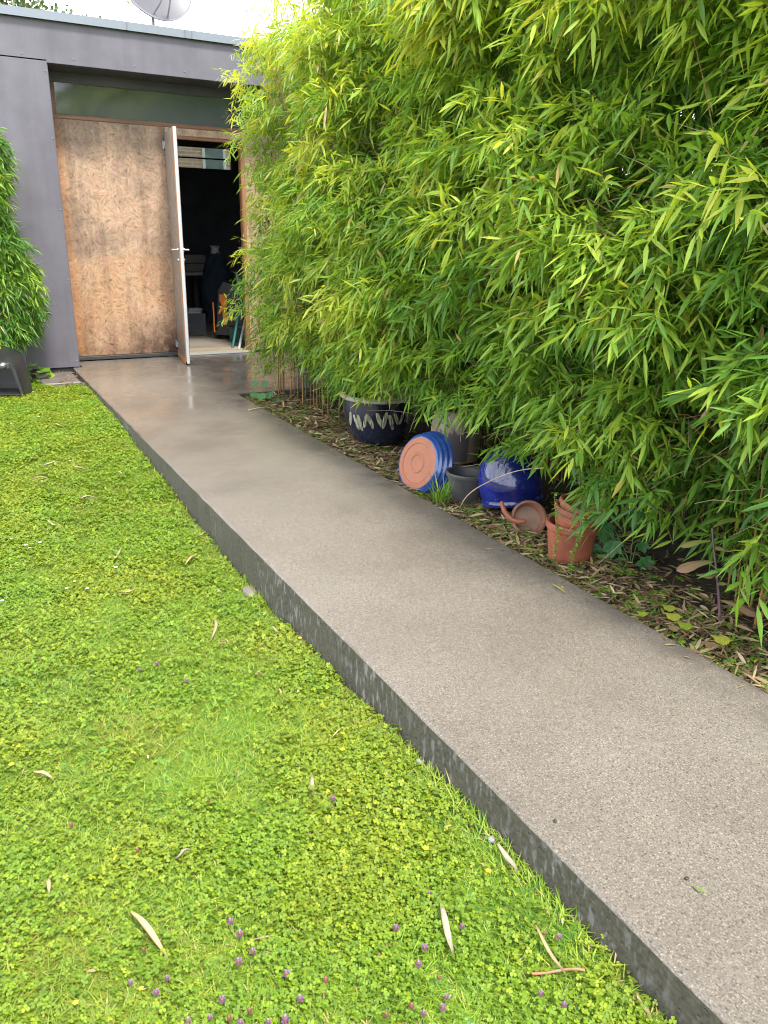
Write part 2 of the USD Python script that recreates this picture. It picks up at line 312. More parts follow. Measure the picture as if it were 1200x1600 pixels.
M['soil'] = look('soil', {'g': ('geometry', {}), 'n': ('noise_texture', {'scale': 35.0, 'detail': 6.0, 'roughness': 0.7}), 'r': ('rgb_ramp', {'ramp': [(0.3, (0.012, 0.008, 0.006)), (0.7, (0.05, 0.036, 0.025))]}),
                          'b': ('bump', {'strength': 0.9, 'distance': 0.02}), 'p': ('principled_bsdf', {'roughness': 0.9})},
                 [('g.position', 'n.vector'), ('n.fac', 'r.fac'), ('r.color', 'p.base_color'), ('n.fac', 'b.height'), ('b.normal', 'p.normal')])
M['turf'] = look('turf', {'g': ('geometry', {}), 'n': ('noise_texture', {'scale': 24.0, 'detail': 6.0, 'roughness': 0.7}), 'r': ('rgb_ramp', {'ramp': [(0.3, (0.035, 0.045, 0.008)), (0.55, (0.075, 0.105, 0.014)), (0.75, (0.12, 0.12, 0.03))]}),
                          'b': ('bump', {'strength': 0.9, 'distance': 0.02}), 'p': ('principled_bsdf', {'roughness': 0.9})},
                 [('g.position', 'n.vector'), ('n.fac', 'r.fac'), ('r.color', 'p.base_color'), ('n.fac', 'b.height'), ('b.normal', 'p.normal')])
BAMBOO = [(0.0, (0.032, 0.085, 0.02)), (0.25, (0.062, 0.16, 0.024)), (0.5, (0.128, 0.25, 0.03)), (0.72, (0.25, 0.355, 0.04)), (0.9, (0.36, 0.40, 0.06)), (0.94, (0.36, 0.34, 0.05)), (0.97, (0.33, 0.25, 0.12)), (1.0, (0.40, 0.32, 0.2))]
M['bamboo_leaf'] = leafy('bamboo_leaf', BAMBOO, 0.38, 0.42)
M['culm'] = plain('bamboo_culm', (0.17, 0.10, 0.03), 0.4, var=0.45, scale=6)
M['dry_twig'] = plain('dry_twig', (0.30, 0.23, 0.15), 0.7, var=0.35, scale=9)
M['clover'] = leafy('clover_leaf', [(0.0, (0.046, 0.11, 0.008)), (0.5, (0.122, 0.205, 0.011)), (1.0, (0.215, 0.29, 0.018))], 0.55, 0.32, pscale=1.7,
                    ramp2=[(0.0, (0.066, 0.12, 0.008)), (0.5, (0.160, 0.213, 0.013)), (1.0, (0.265, 0.285, 0.020))])
M['grass'] = leafy('grass_blade', [(0.0, (0.05, 0.14, 0.016)), (0.6, (0.15, 0.24, 0.016)), (0.9, (0.22, 0.31, 0.025)), (1.0, (0.34, 0.30, 0.1))], 0.4, 0.3, pscale=1.3,
                   ramp2=[(0.0, (0.08, 0.15, 0.014)), (0.6, (0.165, 0.215, 0.022)), (0.9, (0.24, 0.24, 0.03)), (1.0, (0.36, 0.27, 0.1))])
M['weed'] = leafy('weed_leaf', [(0.0, (0.03, 0.09, 0.02)), (0.5, (0.085, 0.19, 0.022)), (0.8, (0.16, 0.26, 0.028)), (1.0, (0.34, 0.36, 0.05))], 0.42, 0.3)
M['broad'] = leafy('broad_leaf', [(0.0, (0.018, 0.07, 0.024)), (0.5, (0.04, 0.13, 0.035)), (1.0, (0.10, 0.22, 0.05))], 0.4, 0.25)
M['purple_leaf'] = leafy('thistle_leaf', [(0.0, (0.07, 0.16, 0.025)), (0.5, (0.16, 0.2, 0.05)), (1.0, (0.24, 0.14, 0.10))], 0.45, 0.3)
M['litter'] = leafy('dry_leaf', [(0.0, (0.0450, 0.0288, 0.0162)), (0.35, (0.1440, 0.0945, 0.0495)), (0.65, (0.2610, 0.1980, 0.1080)), (0.88, (0.3780, 0.3150, 0.1980)), (1.0, (0.1170, 0.1530, 0.0270))], 0.6, 0.12)
M['sheath'] = plain('dry_sheath', (0.2604, 0.1984, 0.1054), 0.5, var=0.25, scale=30, bump=0.0008, bscale=200)
M['pale_sheath'] = plain('bleached_sheath', (0.216, 0.186, 0.138), 0.5, var=0.2, scale=40, bump=0.0008, bscale=200)
M['brown_stick'] = plain('brown_stick', (0.20, 0.10, 0.05), 0.6, var=0.3, scale=30)
M['stone'] = plain('stone', (0.112, 0.095, 0.077), 0.7, var=0.25, scale=20, bump=0.003, bscale=60)
M['pebble'] = plain('pebble', (0.150, 0.150, 0.150), 0.5, var=0.2, scale=40)
M['paver'] = plain('paving_stone', (0.1050, 0.0875, 0.0805), 0.45, var=0.2, scale=12, bump=0.001, bscale=150)
M['purple'] = plain('purple_petals', (0.102, 0.051, 0.143), 0.5, var=0.4, scale=300)
M['brown_head'] = plain('brown_bracts', (0.13, 0.05, 0.035), 0.6, var=0.4, scale=300)
M['yellow'] = plain('yellow_petals', (0.4400, 0.3360, 0.0080), 0.45)
M['white'] = plain('white_petals', (0.4500, 0.4500, 0.4500), 0.5, var=0.05)
M['stem'] = plain('green_stem', (0.07, 0.14, 0.025), 0.5)
M['bark'] = plain('tree_bark', (0.10, 0.08, 0.06), 0.9, var=0.3, scale=8, bump=0.01, bscale=20)
M['tree_leaf'] = leafy('tree_leaf', [(0.0, (0.025, 0.05, 0.022)), (0.6, (0.055, 0.09, 0.034)), (1.0, (0.10, 0.14, 0.05))], 0.5, 0.3)

# glazed and fired pots
M['cobalt'] = look('cobalt_glaze', {'g': ('texture_coordinate', {}), 'n': ('noise_texture', {'scale': 9.0, 'detail': 4.0}), 'r': ('rgb_ramp', {'ramp': [(0.3, (0.003, 0.005, 0.042)), (0.7, (0.006, 0.012, 0.11))]}),
    'v': ('noise_texture', {'scale': 45.0, 'detail': 2.0}), 'b': ('bump', {'strength': 0.35, 'distance': 0.003}), 'sp': ('noise_texture', {'scale': 170.0, 'detail': 1.0}),
    'spr': ('rgb_ramp', {'ramp': [(0.74, (0, 0, 0)), (0.77, (0.35, 0.35, 0.35))]}), 'm': ('mix', {'mix_type': 'mix', 'color2': (0.45, 0.5, 0.65)}), 'p': ('principled_bsdf', {'roughness': 0.1, 'coat_weight': 0.5, 'coat_roughness': 0.04})},
    [('g.object', 'n.vector'), ('n.fac', 'r.fac'), ('g.object', 'v.vector'), ('v.fac', 'b.height'), ('b.normal', 'p.normal'), ('g.object', 'sp.vector'), ('sp.fac', 'spr.fac'), ('r.color', 'm.color1'), ('spr.color', 'm.fac'), ('m.color', 'p.base_color')])
M['saucer_blue'] = look('saucer_glaze', {'g': ('texture_coordinate', {}), 'n': ('noise_texture', {'scale': 12.0, 'detail': 4.0}), 'r': ('rgb_ramp', {'ramp': [(0.3, (0.012, 0.036, 0.16)), (0.7, (0.024, 0.068, 0.24))]}), 'p': ('principled_bsdf', {'roughness': 0.16, 'coat_weight': 0.4})},
    [('g.object', 'n.vector'), ('n.fac', 'r.fac'), ('r.color', 'p.base_color')])
M['navy'] = plain('navy_glaze', (0.0040, 0.0048, 0.0104), 0.16, var=0.5, scale=10, coat=0.5)
M['cream_stroke'] = look('cream_brushwork', {'g': ('texture_coordinate', {}), 'mp': ('mapping', {'scale': (190, 190, 7)}), 'n': ('noise_texture', {'scale': 1.0, 'detail': 3.0}), 'r': ('rgb_ramp', {'ramp': [(0.36, (0.02, 0.025, 0.025)), (0.52, (0.20, 0.205, 0.13)), (0.68, (0.36, 0.35, 0.25))]}), 'p': ('principled_bsdf', {'roughness': 0.2, 'coat_weight': 0.4})},
    [('g.object', 'mp.vector'), ('mp.vector', 'n.vector'), ('n.fac', 'r.fac'), ('r.color', 'p.base_color')])
M['cream_rim'] = plain('cream_rim', (0.2304, 0.2052, 0.1656), 0.35, var=0.18, scale=20)
M['clay_in'] = plain('raw_clay', (0.1950, 0.1200, 0.0825), 0.7, var=0.25, scale=15)
M['terracotta'] = plain('terracotta', (0.1850, 0.0518, 0.0252), 0.6, var=0.38, scale=7, bump=0.0008, bscale=250)
M['pale_terracotta'] = plain('pale_terracotta', (0.2664, 0.0999, 0.0555), 0.65, var=0.12, scale=10, bump=0.0008, bscale=200)
M['old_terracotta'] = plain('old_terracotta', (0.1650, 0.0713, 0.0450), 0.7, var=0.3, scale=18, bump=0.001, bscale=150)
M['beige_glaze'] = look('beige_drip_glaze', {'g': ('texture_coordinate', {}), 's': ('separate_xyz', {}), 'at': ('math', {'math_type': 'arctan2'}), 'mpn': ('combine_xyz', {}), 'n': ('noise_texture', {'scale': 7.0, 'detail': 3.0}),
    'mu': ('math', {'math_type': 'multiply_add', 'value2': 0.17, 'value3': -0.085}), 'ad': ('math', {'math_type': 'add'}), 'lo': ('math', {'math_type': 'less_than', 'value2': 0.2}),
    'hi': ('math', {'math_type': 'greater_than', 'value2': 0.02}), 'a1': ('math', {'math_type': 'less_than', 'value2': -1.62}), 'a2': ('math', {'math_type': 'greater_than', 'value2': -3.1}), 'mm': ('math', {'math_type': 'multiply'}), 'mm2': ('math', {'math_type': 'multiply'}), 'mm3': ('math', {'math_type': 'multiply'}),
    'n2': ('noise_texture', {'scale': 20.0, 'detail': 4.0}), 'r': ('rgb_ramp', {'ramp': [(0.3, (0.17, 0.14, 0.096)), (0.7, (0.25, 0.21, 0.155))]}), 'mx': ('mix', {'mix_type': 'mix', 'color2': (0.08, 0.07, 0.08)}), 'p': ('principled_bsdf', {'roughness': 0.3})},
    [('g.object', 's.vector'), ('s.y', 'at.value1'), ('s.x', 'at.value2'), ('at.value', 'mpn.x'), ('mpn.vector', 'n.vector'), ('n.fac', 'mu.value1'), ('s.z', 'ad.value1'), ('mu.value', 'ad.value2'), ('ad.value', 'lo.value1'), ('s.z', 'hi.value1'),
     ('at.value', 'a1.value1'), ('at.value', 'a2.value1'), ('lo.value', 'mm.value1'), ('hi.value', 'mm.value2'), ('mm.value', 'mm2.value1'), ('a1.value', 'mm2.value2'), ('mm2.value', 'mm3.value1'), ('a2.value', 'mm3.value2'), ('g.object', 'n2.vector'), ('n2.fac', 'r.fac'),
     ('r.color', 'mx.color1'), ('mm3.value', 'mx.fac'), ('mx.color', 'p.base_color')])

# ------------------------------------------------------------------ ground, lawn, bed, path
LY = [-10, 0, 1.1, 1.5, 1.9, 3, 4.2, 4.6, 5.7, 6.2, 7, 9]
LZ = [-.12, -.12, -.13, -.14, -.17, -.2, -.17, -.14, -.08, -.06, -.07, -.09]


def lawn_z(x, y):
    """Height of the turf: lowest along the slab at mid length, level with it by the shed, gently uneven."""
    x, y = np.asarray(x, float), np.asarray(y, float)
    e = np.interp(y, LY, LZ)
    t = np.clip((1.0 - x) / 1.2, 0, 1)
    n = meshkit.fbm(np.stack([x * 1.7, y * 1.7, np.zeros_like(x)], -1), 3, 5) - 0.5
    return e * (1 - 0.35 * t) - 0.12 * 0.35 * t + n * 0.05


def bed_z(x, y):
    n = meshkit.fbm(np.stack([np.asarray(x) * 5.0, np.asarray(y) * 5.0, np.zeros_like(np.asarray(x, float))], -1), 3, 9) - 0.5
    return -0.045 + n * 0.05


def grid(xs, ys, fn):
    X, Y = np.meshgrid(xs, ys, indexing='ij')
    v = np.stack([X, Y, fn(X, Y)], -1).reshape(-1, 3)
    i, j = np.meshgrid(np.arange(len(xs) - 1), np.arange(len(ys) - 1), indexing='ij')
    a = (i * len(ys) + j).ravel(); b = a + len(ys)
    return trimesh.Trimesh(v, np.vstack([np.stack([a, b, b + 1], 1), np.stack([a, b + 1, a + 1], 1)]), process=False)


obj('ground', grid(np.linspace(-150, 150, 31), np.linspace(-150, 150, 31), lambda x, y: np.full_like(x, -0.55)), M['turf'], kind='structure')
xs = np.concatenate([np.linspace(-14, -1.2, 20), np.arange(-1.1, 1.021, 0.04), [1.03]])
ys = np.concatenate([np.linspace(-9, 0.2, 16), np.arange(0.3, 7.8, 0.04)])
obj('lawn', grid(xs, ys, lawn_z), M['turf'], smooth=True, kind='structure')
obj('planting_bed', grid(np.concatenate([np.arange(2.0, 3.6, 0.03), np.linspace(3.7, 14, 12)]), np.concatenate([np.linspace(-9, 0.6, 12), np.arange(0.7, 6.2, 0.03), [6.3, 6.5, 8.0]]), bed_z), M['soil'], smooth=True, kind='structure')

# the path: one slab of concrete that widens in front of the shed door
CH = 0.007
outline = [(1.025, -3.0), (2.02, -3.0), (2.02, 6.04), (4.3, 6.04), (4.3, 8.06), (1.11, 8.06), (1.11, 7.74), (1.025, 7.74)]
from shapely.geometry import Polygon
pin = Polygon(outline).buffer(-CH, join_style=2)
path_thing = UsdGeom.Xform.Define(stage, '/World/path').GetPrim(); setdata(path_thing, kind='structure'); used['/World/path'] = 1
top_poly = np.array(pin.exterior.coords)[:-1][::-1]
if Polygon(top_poly).exterior.is_ccw is False:
    top_poly = top_poly[::-1]


def dens(poly, z, step=0.03):
    out = []
    for a, b in zip(poly, np.roll(poly, -1, 0)):
        n = max(1, int(np.hypot(*(b - a)) / step))
        out.append(a + (b - a) * (np.arange(n) / n)[:, None])
    return np.vstack(out)


tv, tf = trimesh.creation.triangulate_polygon(pin, engine='earcut')
obj('top', trimesh.Trimesh(np.column_stack([tv, np.zeros(len(tv))]), tf, process=False), M['concrete'], path_thing)
ring = dens(top_poly, 0)
# outward offsets for the chamfer and the worn arris
tang = norm(np.roll(ring, -1, 0) - np.roll(ring, 1, 0)); nor = np.column_stack([tang[:, 1], -tang[:, 0]])
wob = (meshkit.fbm(np.column_stack([ring * 9.0, np.zeros(len(ring))]), 3, 3) - 0.5)[:, None]
layers = [np.column_stack([ring, np.zeros(len(ring))])]
for off, z in ((CH * 0.7, -CH * 0.3), (CH, -CH), (CH, -0.06), (CH, -0.12), (CH, -0.45)):
    layers.append(np.column_stack([ring + nor * (off + wob * 0.011 * (1 if z > -0.05 else 2)), np.full(len(ring), z) + (wob[:, 0] * 0.004 if z > -0.02 else 0)]))
nv = len(ring); V = np.vstack(layers); Fs = []
for k in range(len(layers) - 1):
    i = np.arange(nv); j = (i + 1) % nv
    Fs += [np.stack([k * nv + i, (k + 1) * nv + i, (k + 1) * nv + j], 1), np.stack([k * nv + i, (k + 1) * nv + j, k * nv + j], 1)]
nch = nv * 4
Fs = np.vstack(Fs)
obj('worn_edge', trimesh.Trimesh(V[:nv * 3], Fs[:nch], process=False), M['concrete'], path_thing, smooth=True)
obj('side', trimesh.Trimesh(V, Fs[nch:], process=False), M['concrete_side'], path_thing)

# ------------------------------------------------------------------ the shed
YF, YD, YB = 7.73, 8.12, 12.3       # face of the cladding, door plane, back wall
shed = thing('shed', 'flat roofed dark grey panel shed with boarded front and open door', 'shed')


def panel(x0, x1, z0, z1, screws, y=YF, t=0.012, name='wall_panel'):
    p = obj(name, box(x0 + .003, x1 - .003, y, y + t, z0 + .003, z1 - .003, 0.0015), M['panel'], shed)
    for sx, sz in screws:
        s = lathe([(0, 0.004), (0.004, 0.0035), (0.0065, 0.0015), (0.007, 0), (0, 0)], 10)
        s.apply_transform(trimesh.transformations.rotation_matrix(math.pi / 2, [1, 0, 0])); s.apply_translation([sx, y - 0.0002, sz])
        obj('screw', s, M['screw'], p)
    return p


panel(0.64, 1.088, 0.004, 2.498, [(1.066, 0.06), (1.066, 0.78), (1.066, 1.36), (1.066, 1.92), (1.066, 2.42), (0.665, 0.06), (0.665, 1.36)])
band = trimesh.creation.extrude_polygon(Polygon([(-1.2, 2.505), (1.085, 2.505), (1.085, 2.486), (5.2, 2.486), (5.2, 2.797), (-1.2, 2.797)]), .012)
band.apply_transform(np.array([[1, 0, 0, 0], [0, 0, -1, YF + .012], [0, 1, 0, 0], [0, 0, 0, 1.0]]))
band = obj('wall_panel', band, M['panel'], shed)
for sx in (0.2, 0.9, 1.30, 1.79, 2.22, 2.62, 3.1):
    s_ = lathe([(0, 0.004), (0.004, 0.0035), (0.0065, 0.0015), (0.007, 0), (0, 0)], 10)
    s_.apply_transform(trimesh.transformations.rotation_matrix(math.pi / 2, [1, 0, 0])); s_.apply_translation([sx, YF - .0002, 2.53]); obj('screw', s_, M['screw'], band)
panel(3.42, 5.2, 0.004, 2.479, [(3.45, 0.06), (3.45, 1.4)])
panel(-1.2, -0.55, 0.004, 2.498, [(-1.1, 0.06), (-1.1, 1.4)])
obj('reveal', box(1.06, 1.09, YF + .012, YD + .1, 0.0, 2.483), M['panel'], shed)
obj('reveal', box(3.42, 3.45, YF + .012, YD + .1, 0.0, 2.479), M['panel'], shed)
obj('reveal', box(0.64, 0.67, YF + .012, YD + .5, 0.0, 2.49), M['panel'], shed)
obj('soffit', box(1.09, 3.42, YF + .014, YD + .1, 2.484, 2.52), M['panel'], shed)
obj('soffit', box(-0.55, 0.64, YF + .014, YD + .6, 2.50, 2.52), M['dark_gap'], shed)
obj('wall_core', box(0.67, 1.06, YF + .013, YB, -0.3, 2.48), M['dark_gap'], shed)
obj('wall_core', box(3.45, 5.2, YF + .013, YF + 0.3, -0.3, 2.48), M['dark_gap'], shed)
obj('back_of_recess', box(-0.55, 0.64, YD + .5, YD + .55, -0.3, 2.5), M['dark_gap'], shed)
obj('wall_core', box(-1.2, -0.55, YF + .013, YF + 0.3, -0.3, 2.48), M['dark_gap'], shed)
# roof edge of folded sheet metal in lengths with lapped joints
fx = [-1.3, 0.25, 1.72, 2.27, 5.3]
roof = obj('roof', box(-1.28, 5.28, YF - .018, YB + .3, 2.80, 2.835), M['fascia'], shed)
for k, (a, b) in enumerate(zip(fx[:-1], fx[1:])):
    y0 = YF - .034 - 0.0025 * (k % 2)
    prof = Polygon([(y0, 2.787), (y0 + .003, 2.787), (y0 + .003, 2.846), (YF + .12, 2.852), (YF + .12, 2.856), (y0, 2.850)])
    f_ = trimesh.creation.extrude_polygon(prof, b - a + 0.02)
    f_.apply_transform(np.array([[0, 0, 1, a], [1, 0, 0, 0], [0, 1, 0, 0], [0, 0, 0, 1.0]]))
    obj('roof_edge', f_, M['fascia'], shed)
for xx in (2.235, 2.29, 1.74):
    obj('joint_strip', box(xx, xx + .008, YF - .042, YF - .0375, 2.787, 2.85), M['dish_rim'], shed)
# opening: strip window over boards and the door
ZG0, ZG1, ZR = 2.152, 2.405, 2.118
win = obj('strip_window', box(1.135, 3.42, YD - .005, YD + .055, ZR, ZG0, 0.003), M['rail_wood'], shed)
obj('stile', box(1.135, 1.178, YD - .004, YD + .055, ZG0, ZG1, 0.003), M['rail_wood'], win)
obj('head', box(1.09, 3.42, YD + .004, YD + .055, ZG1, 2.484), M['panel'], win)
obj('pane', box(1.178, 3.42, YD + .020, YD + .026, ZG0, ZG1), M['glass'], win)
obj('stile', box(1.09, 1.135, YD + .006, YD + .055, -0.02, ZG1), M['jamb_wood'], win)
obj('board_panel', box(1.135, 2.112, YD, YD + .018, 0.040, ZR - .002, 0.001), M['osb'], shed, label='weathered strand board fixed left of the door')
obj('board_panel', box(2.885, 3.42, YD, YD + .018, 0.012, ZR - .05, 0.001), M['osb_plain'], shed, label='strand board right of the door')
obj('header_board', box(2.115, 3.42, YD + .001, YD + .019, 2.052, ZR - .002, 0.001), M['osb_plain'], shed)
obj('door_head', box(2.115, 2.885, YD - .003, YD + .06, 2.020, 2.050, 0.003), M['rail_wood'], shed)
obj('jamb', box(2.843, 2.883, YD - .004, YD + .06, 0.0, 2.020, 0.003), M['jamb_wood'], shed)
obj('jamb', box(2.113, 2.128, YD + .002, YD + .06, 0.0, 2.020), M['jamb_wood'], shed)
obj('sill_strip', box(1.10, 2.112, YD - .022, YD + .03, 0.003, 0.036, 0.002), M['grey_plastic'], shed)
obj('threshold', box(2.128, 2.843, YD - .055, YD + .30, 0.003, 0.018, 0.003), M['sill_wood'], shed)
obj('threshold_edge', box(2.128, 2.90, YD - .062, YD - .0555, 0.003, 0.020), M['white_metal'], shed)
# room behind
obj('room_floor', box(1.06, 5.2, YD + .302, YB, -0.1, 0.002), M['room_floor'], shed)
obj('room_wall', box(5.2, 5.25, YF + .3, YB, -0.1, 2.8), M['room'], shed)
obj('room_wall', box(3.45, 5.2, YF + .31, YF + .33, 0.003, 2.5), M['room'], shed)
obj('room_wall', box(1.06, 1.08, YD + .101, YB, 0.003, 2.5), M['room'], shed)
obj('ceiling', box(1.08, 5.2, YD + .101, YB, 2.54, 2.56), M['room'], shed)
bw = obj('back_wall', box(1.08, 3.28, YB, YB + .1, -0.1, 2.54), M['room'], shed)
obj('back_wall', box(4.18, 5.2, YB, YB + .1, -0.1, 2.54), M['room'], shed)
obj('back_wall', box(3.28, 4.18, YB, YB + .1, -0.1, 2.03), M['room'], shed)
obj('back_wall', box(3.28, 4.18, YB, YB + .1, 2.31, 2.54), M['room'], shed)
bwin = obj('back_window', box(3.28, 4.18, YB + .02, YB + .06, 2.155, 2.175), M['dark_gap'], shed)
obj('pane', box(3.28, 4.18, YB + .05, YB + .055, 2.031, 2.154), M['glass'], bwin)
obj('pane', box(3.28, 4.18, YB + .05, YB + .055, 2.176, 2.309), M['glass'], bwin)

# the open door leaf
HX, HY = 2.122, 8.100
leaf_dir = norm(np.array([2.036 - HX, 7.500 - HY]))
ang = math.atan2(leaf_dir[1], leaf_dir[0])
LW = 0.607
Td = np.eye(4); Td[:3, :3] = trimesh.transformations.rotation_matrix(ang, [0, 0, 1])[:3, :3]; Td[:3, 3] = [HX, HY, 0]


def leafpart(name, m, material, parent, smooth=False):
    m = tm(m).copy(); m.apply_transform(Td)
    return obj(name, m, material, parent, smooth)


T2 = 0.021  # half thickness; local x runs from the hinge to the free edge, local +y is the inner side
door = leafpart('door', box(0.0, LW - .008, -T2, T2, 0.03, 2.060, 0.002), M['osb_door'], shed)
leafpart('edge_strip', box(LW - .0075, LW, -T2 * .55, T2 * .75, 0.014, 2.064, 0.001), M['white_metal'], door)
leafpart('edge_board', box(LW - .0077, LW - .003, -T2, -T2 * .57, 0.03, 2.06), M['jamb_wood'], door)
leafpart('kick_strip', box(0.02, LW - .004, -T2 - .006, -T2 - .0005, 0.006, 0.06), M['jamb_wood'], door)
for s in (-1, 1):
    hd = [man(tube([(LW - .055, s * T2, 1.045), (LW - .055, s * (T2 + .05), 1.045)], 0.009, 12)),
          man(tube([(LW - .055, s * (T2 + .047), 1.045), (LW - .10, s * (T2 + .052), 1.045), (LW - .165, s * (T2 + .050), 1.043)], [.0095, .009, .0085], 12))]
    leafpart('handle', tm(hd[0] + hd[1]), M['steel'], door, 40)
    ro = tube([(LW - .055, s * (T2 + .0005), 1.045), (LW - .055, s * (T2 + .008), 1.045)], 0.024, 20); leafpart('rose', ro, M['steel'], door)
    ro = tube([(LW - .055, s * (T2 + .0005), .955), (LW - .055, s * (T2 + .012), .955)], [.016, .014], 20); leafpart('lock_rose', ro, M['steel'], door)
for z in (0.12, 1.96):
    leafpart('hinge', cat_m([tube([(-.012, -T2 - .012, z - .035), (-.012, -T2 - .012, z + .035)], .008, 10), box(-.012, .05, -T2 - .006, -T2 - .0005, z - .03, z + .03)]), M['steel'], door)

# things inside the room
t = thing('workbench', 'dim workbench with pale front edge inside the open doorway', 'workbench', (2.85, 10.9, 0))
obj('top', box(-.7, .48, -.1, .6, .615, .65), M['room_floor'], t); obj('front_edge', box(-.7, .48, -.115, -.101, .622, .655), M['white_metal'], t)
for x in (-.65, .40):
    for y in (-.05, .53):
        obj('leg', box(x, x + .06, y, y + .06, 0.002, .614), M['room'], t)
t = thing('drawer_box', 'grey box of two drawers standing on the workbench', 'box', (2.95, 11.0, .6515))
obj('body', box(-.33, .33, -.1, .2, 0, .23), M['grey_plastic'], t)
for z in (0.008, .122):
    d_ = obj('drawer', box(-.325, .325, -.113, -.1005, z, z + .10, .003), plain('grey_drawer', (.16, .16, .155), .5) if z < .1 else '/World/Looks/grey_drawer', t)
    obj('pull', box(-.05, .05, -.122, -.1135, z + .08, z + .092), M['black_plastic'], d_)
t = thing('storage_barrel', 'brown barrel in the dark under the workbench', 'barrel', (2.62, 10.3, 0.002))
obj('body', lathe([(0, 0), (.15, 0), (.165, .05), (.19, .27), (.165, .5), (.15, .54), (0, .54)], 32), plain('barrel_brown', (.10, .05, .03), .5), t, 30)
obj('hoop', lathe([(.181, .16), (.189, .16), (.193, .19), (.185, .19), (.181, .16)], 32), M['grey_plastic'], t)
t = thing('paper_stack', 'small stack of white papers low behind the door', 'papers', (2.75, 9.75, 0.002))
obj('stand', box(-.12, .12, -.08, .12, 0, .24), M['room'], t)
for k in range(3):
    obj('sheet', box(-.085 + .01 * k, .075 + .008 * k, -.06, .09, .242 + .02 * k, .255 + .02 * k), M['white'], t)
t = thing('blue_sack', 'limp blue sack heaped at the back of the shed', 'sack', (3.32, 10.6, 0.002))
s = trimesh.creation.icosphere(4, 1.0); v = s.vertices.copy(); v *= 1 + .22 * (meshkit.fbm(v * 2.2 + 5, 3, 4)[:, None] - .5) * 2
s.vertices = v * [.2, .17, .46] + [0, 0, .45]; obj('body', s, plain('blue_cloth', (.014, .03, .05), .8), t, True)
obj('tie', lathe([(.03, .88), (.06, .9), (.05, .97), (.07, 1.0), (0, 1.0)], 14), M['white'], t)
t = thing('shop_vacuum', 'black upright machine with orange strip and yellow stickers inside the doorway', 'machine', (3.02, 9.15, 0.002), -.45)
prof = Polygon([(-.14, 0), (.14, 0), (.15, .1), (.135, .44), (.10, .56), (-.06, .6), (-.12, .5), (-.15, .1)])
b_ = trimesh.creation.extrude_polygon(prof, .22); b_.apply_transform(np.array([[1, 0, 0, 0], [0, 0, 1, -.11], [0, 1, 0, .05], [0, 0, 0, 1.0]]))
obj('body', b_, M['black_plastic'], t)
orange = plain('orange_plastic', (.62, .17, .01), .4)
og = trimesh.creation.extrude_polygon(Polygon([(-.075, .15), (-.035, .15), (-.02, .49), (-.10, .49), (-.105, .42), (-.085, .38), (-.125, .28), (-.11, .27), (-.075, .33)]), .02)
og.apply_transform(np.array([[1, 0, 0, 0], [0, 0, 1, -.132], [0, 1, 0, .02], [0, 0, 0, 1.0]])); obj('trim', og, orange, t)
yel = plain('yellow_sticker', (.6, .48, .02), .5)
obj('sticker', box(-.005, .045, -.1135, -.1105, .30, .34), yel, t); obj('sticker', box(-.015, .075, -.1135, -.1105, .22, .255), yel, t)
obj('stripe', box(-.19, -.176, -.10, -.08, .08, .42), orange, t)
for s in (-1, 1):
    w = tube([(s * .15, 0, .06), (s * .19, 0, .06)], .06, 20); obj('wheel', w, M['black_plastic'], t)
t = thing('round_tub', 'dark green round tub with grey rim just inside the doorway', 'tub', (3.02, 8.86, 0.002))
obj('body', lathe([(0, 0), (.105, 0), (.135, .155), (.128, .155), (.1, .006), (0, .006)], 36), plain('green_plastic', (.012, .06, .05), .4), t, 30)
obj('rim', lathe([(.129, .155), (.145, .15), (.147, .165), (.129, .168), (.129, .155)], 36), M['grey_plastic'], t, 30)
for k, (lab, p0, p1, mt) in enumerate((('white pole leaning at the right door jamb', (2.80, 8.26, .005), (3.28, 8.95, .83), M['white_metal']), ('teal green pole beside the white pole at the jamb', (2.74, 8.30, .005), (2.99, 8.6, .62), plain('teal_plastic', (.01, .085, .075), .4)),
                                       ('thin grey rod standing behind the machine', (3.33, 9.6, .005), (3.27, 9.62, .73), M['white_metal']))):
    t = thing('pole', lab, 'pole'); obj('shaft', tube([p0, p1], [.014, .014], 10), mt, t); obj('cap', tube([p1, tuple(np.array(p1) + norm(np.subtract(p1, p0)) * .02)], .017, 10), M['black_plastic'], t)

# satellite dish on the roof
dish = thing('satellite_dish', 'pale grey satellite dish on the shed roof with feed arm', 'satellite dish', (2.33, 9.0, 2.836))
Rz = trimesh.transformations.rotation_matrix
prof = [(0, .055), (.12, .050), (.22, .037), (.32, .014), (.385, -.008), (.385, -.02), (.32, .002), (.22, .025), (.12, .038), (0, .043)]
dm = lathe([(r, -z) for r, z in prof], 64); dm.fix_normals()
TD = trimesh.transformations.translation_matrix([0, 0, .675]) @ Rz(math.radians(12), [0, 0, 1]) @ Rz(math.radians(72), [1, 0, 0])
dm.apply_transform(TD); obj('reflector', dm, M['dish'], dish, 40)
rm = lathe([(.383, .002), (.394, .004), (.396, .022), (.383, .024), (.383, .002)], 64); rm.apply_transform(TD); obj('rim', rm, M['dish_rim'], dish)
for s in (-1, 1):
    a = tube([(s * .075, -.34, .0), (s * .05, -.30, .12), (s * .012, -.14, .36)], .008, 8); a.apply_transform(TD); obj('feed_arm', a, M['dish_rim'], dish)
ln = tube([(0, -.14, .36), (0, -.11, .30)], [.035, .03], 16); ln.apply_transform(TD); obj('feed_horn', ln, M['white_metal'], dish)
for dx, dy in ((-.07, -.2), (.07, -.2), (-.1, .1), (.1, .1)):
    b_ = lathe([(0, .006), (.007, .005), (.009, 0), (0, 0)], 10); b_.apply_transform(TD @ trimesh.transformations.translation_matrix([dx, dy, -.036])); obj('bolt', b_, M['steel'], dish)
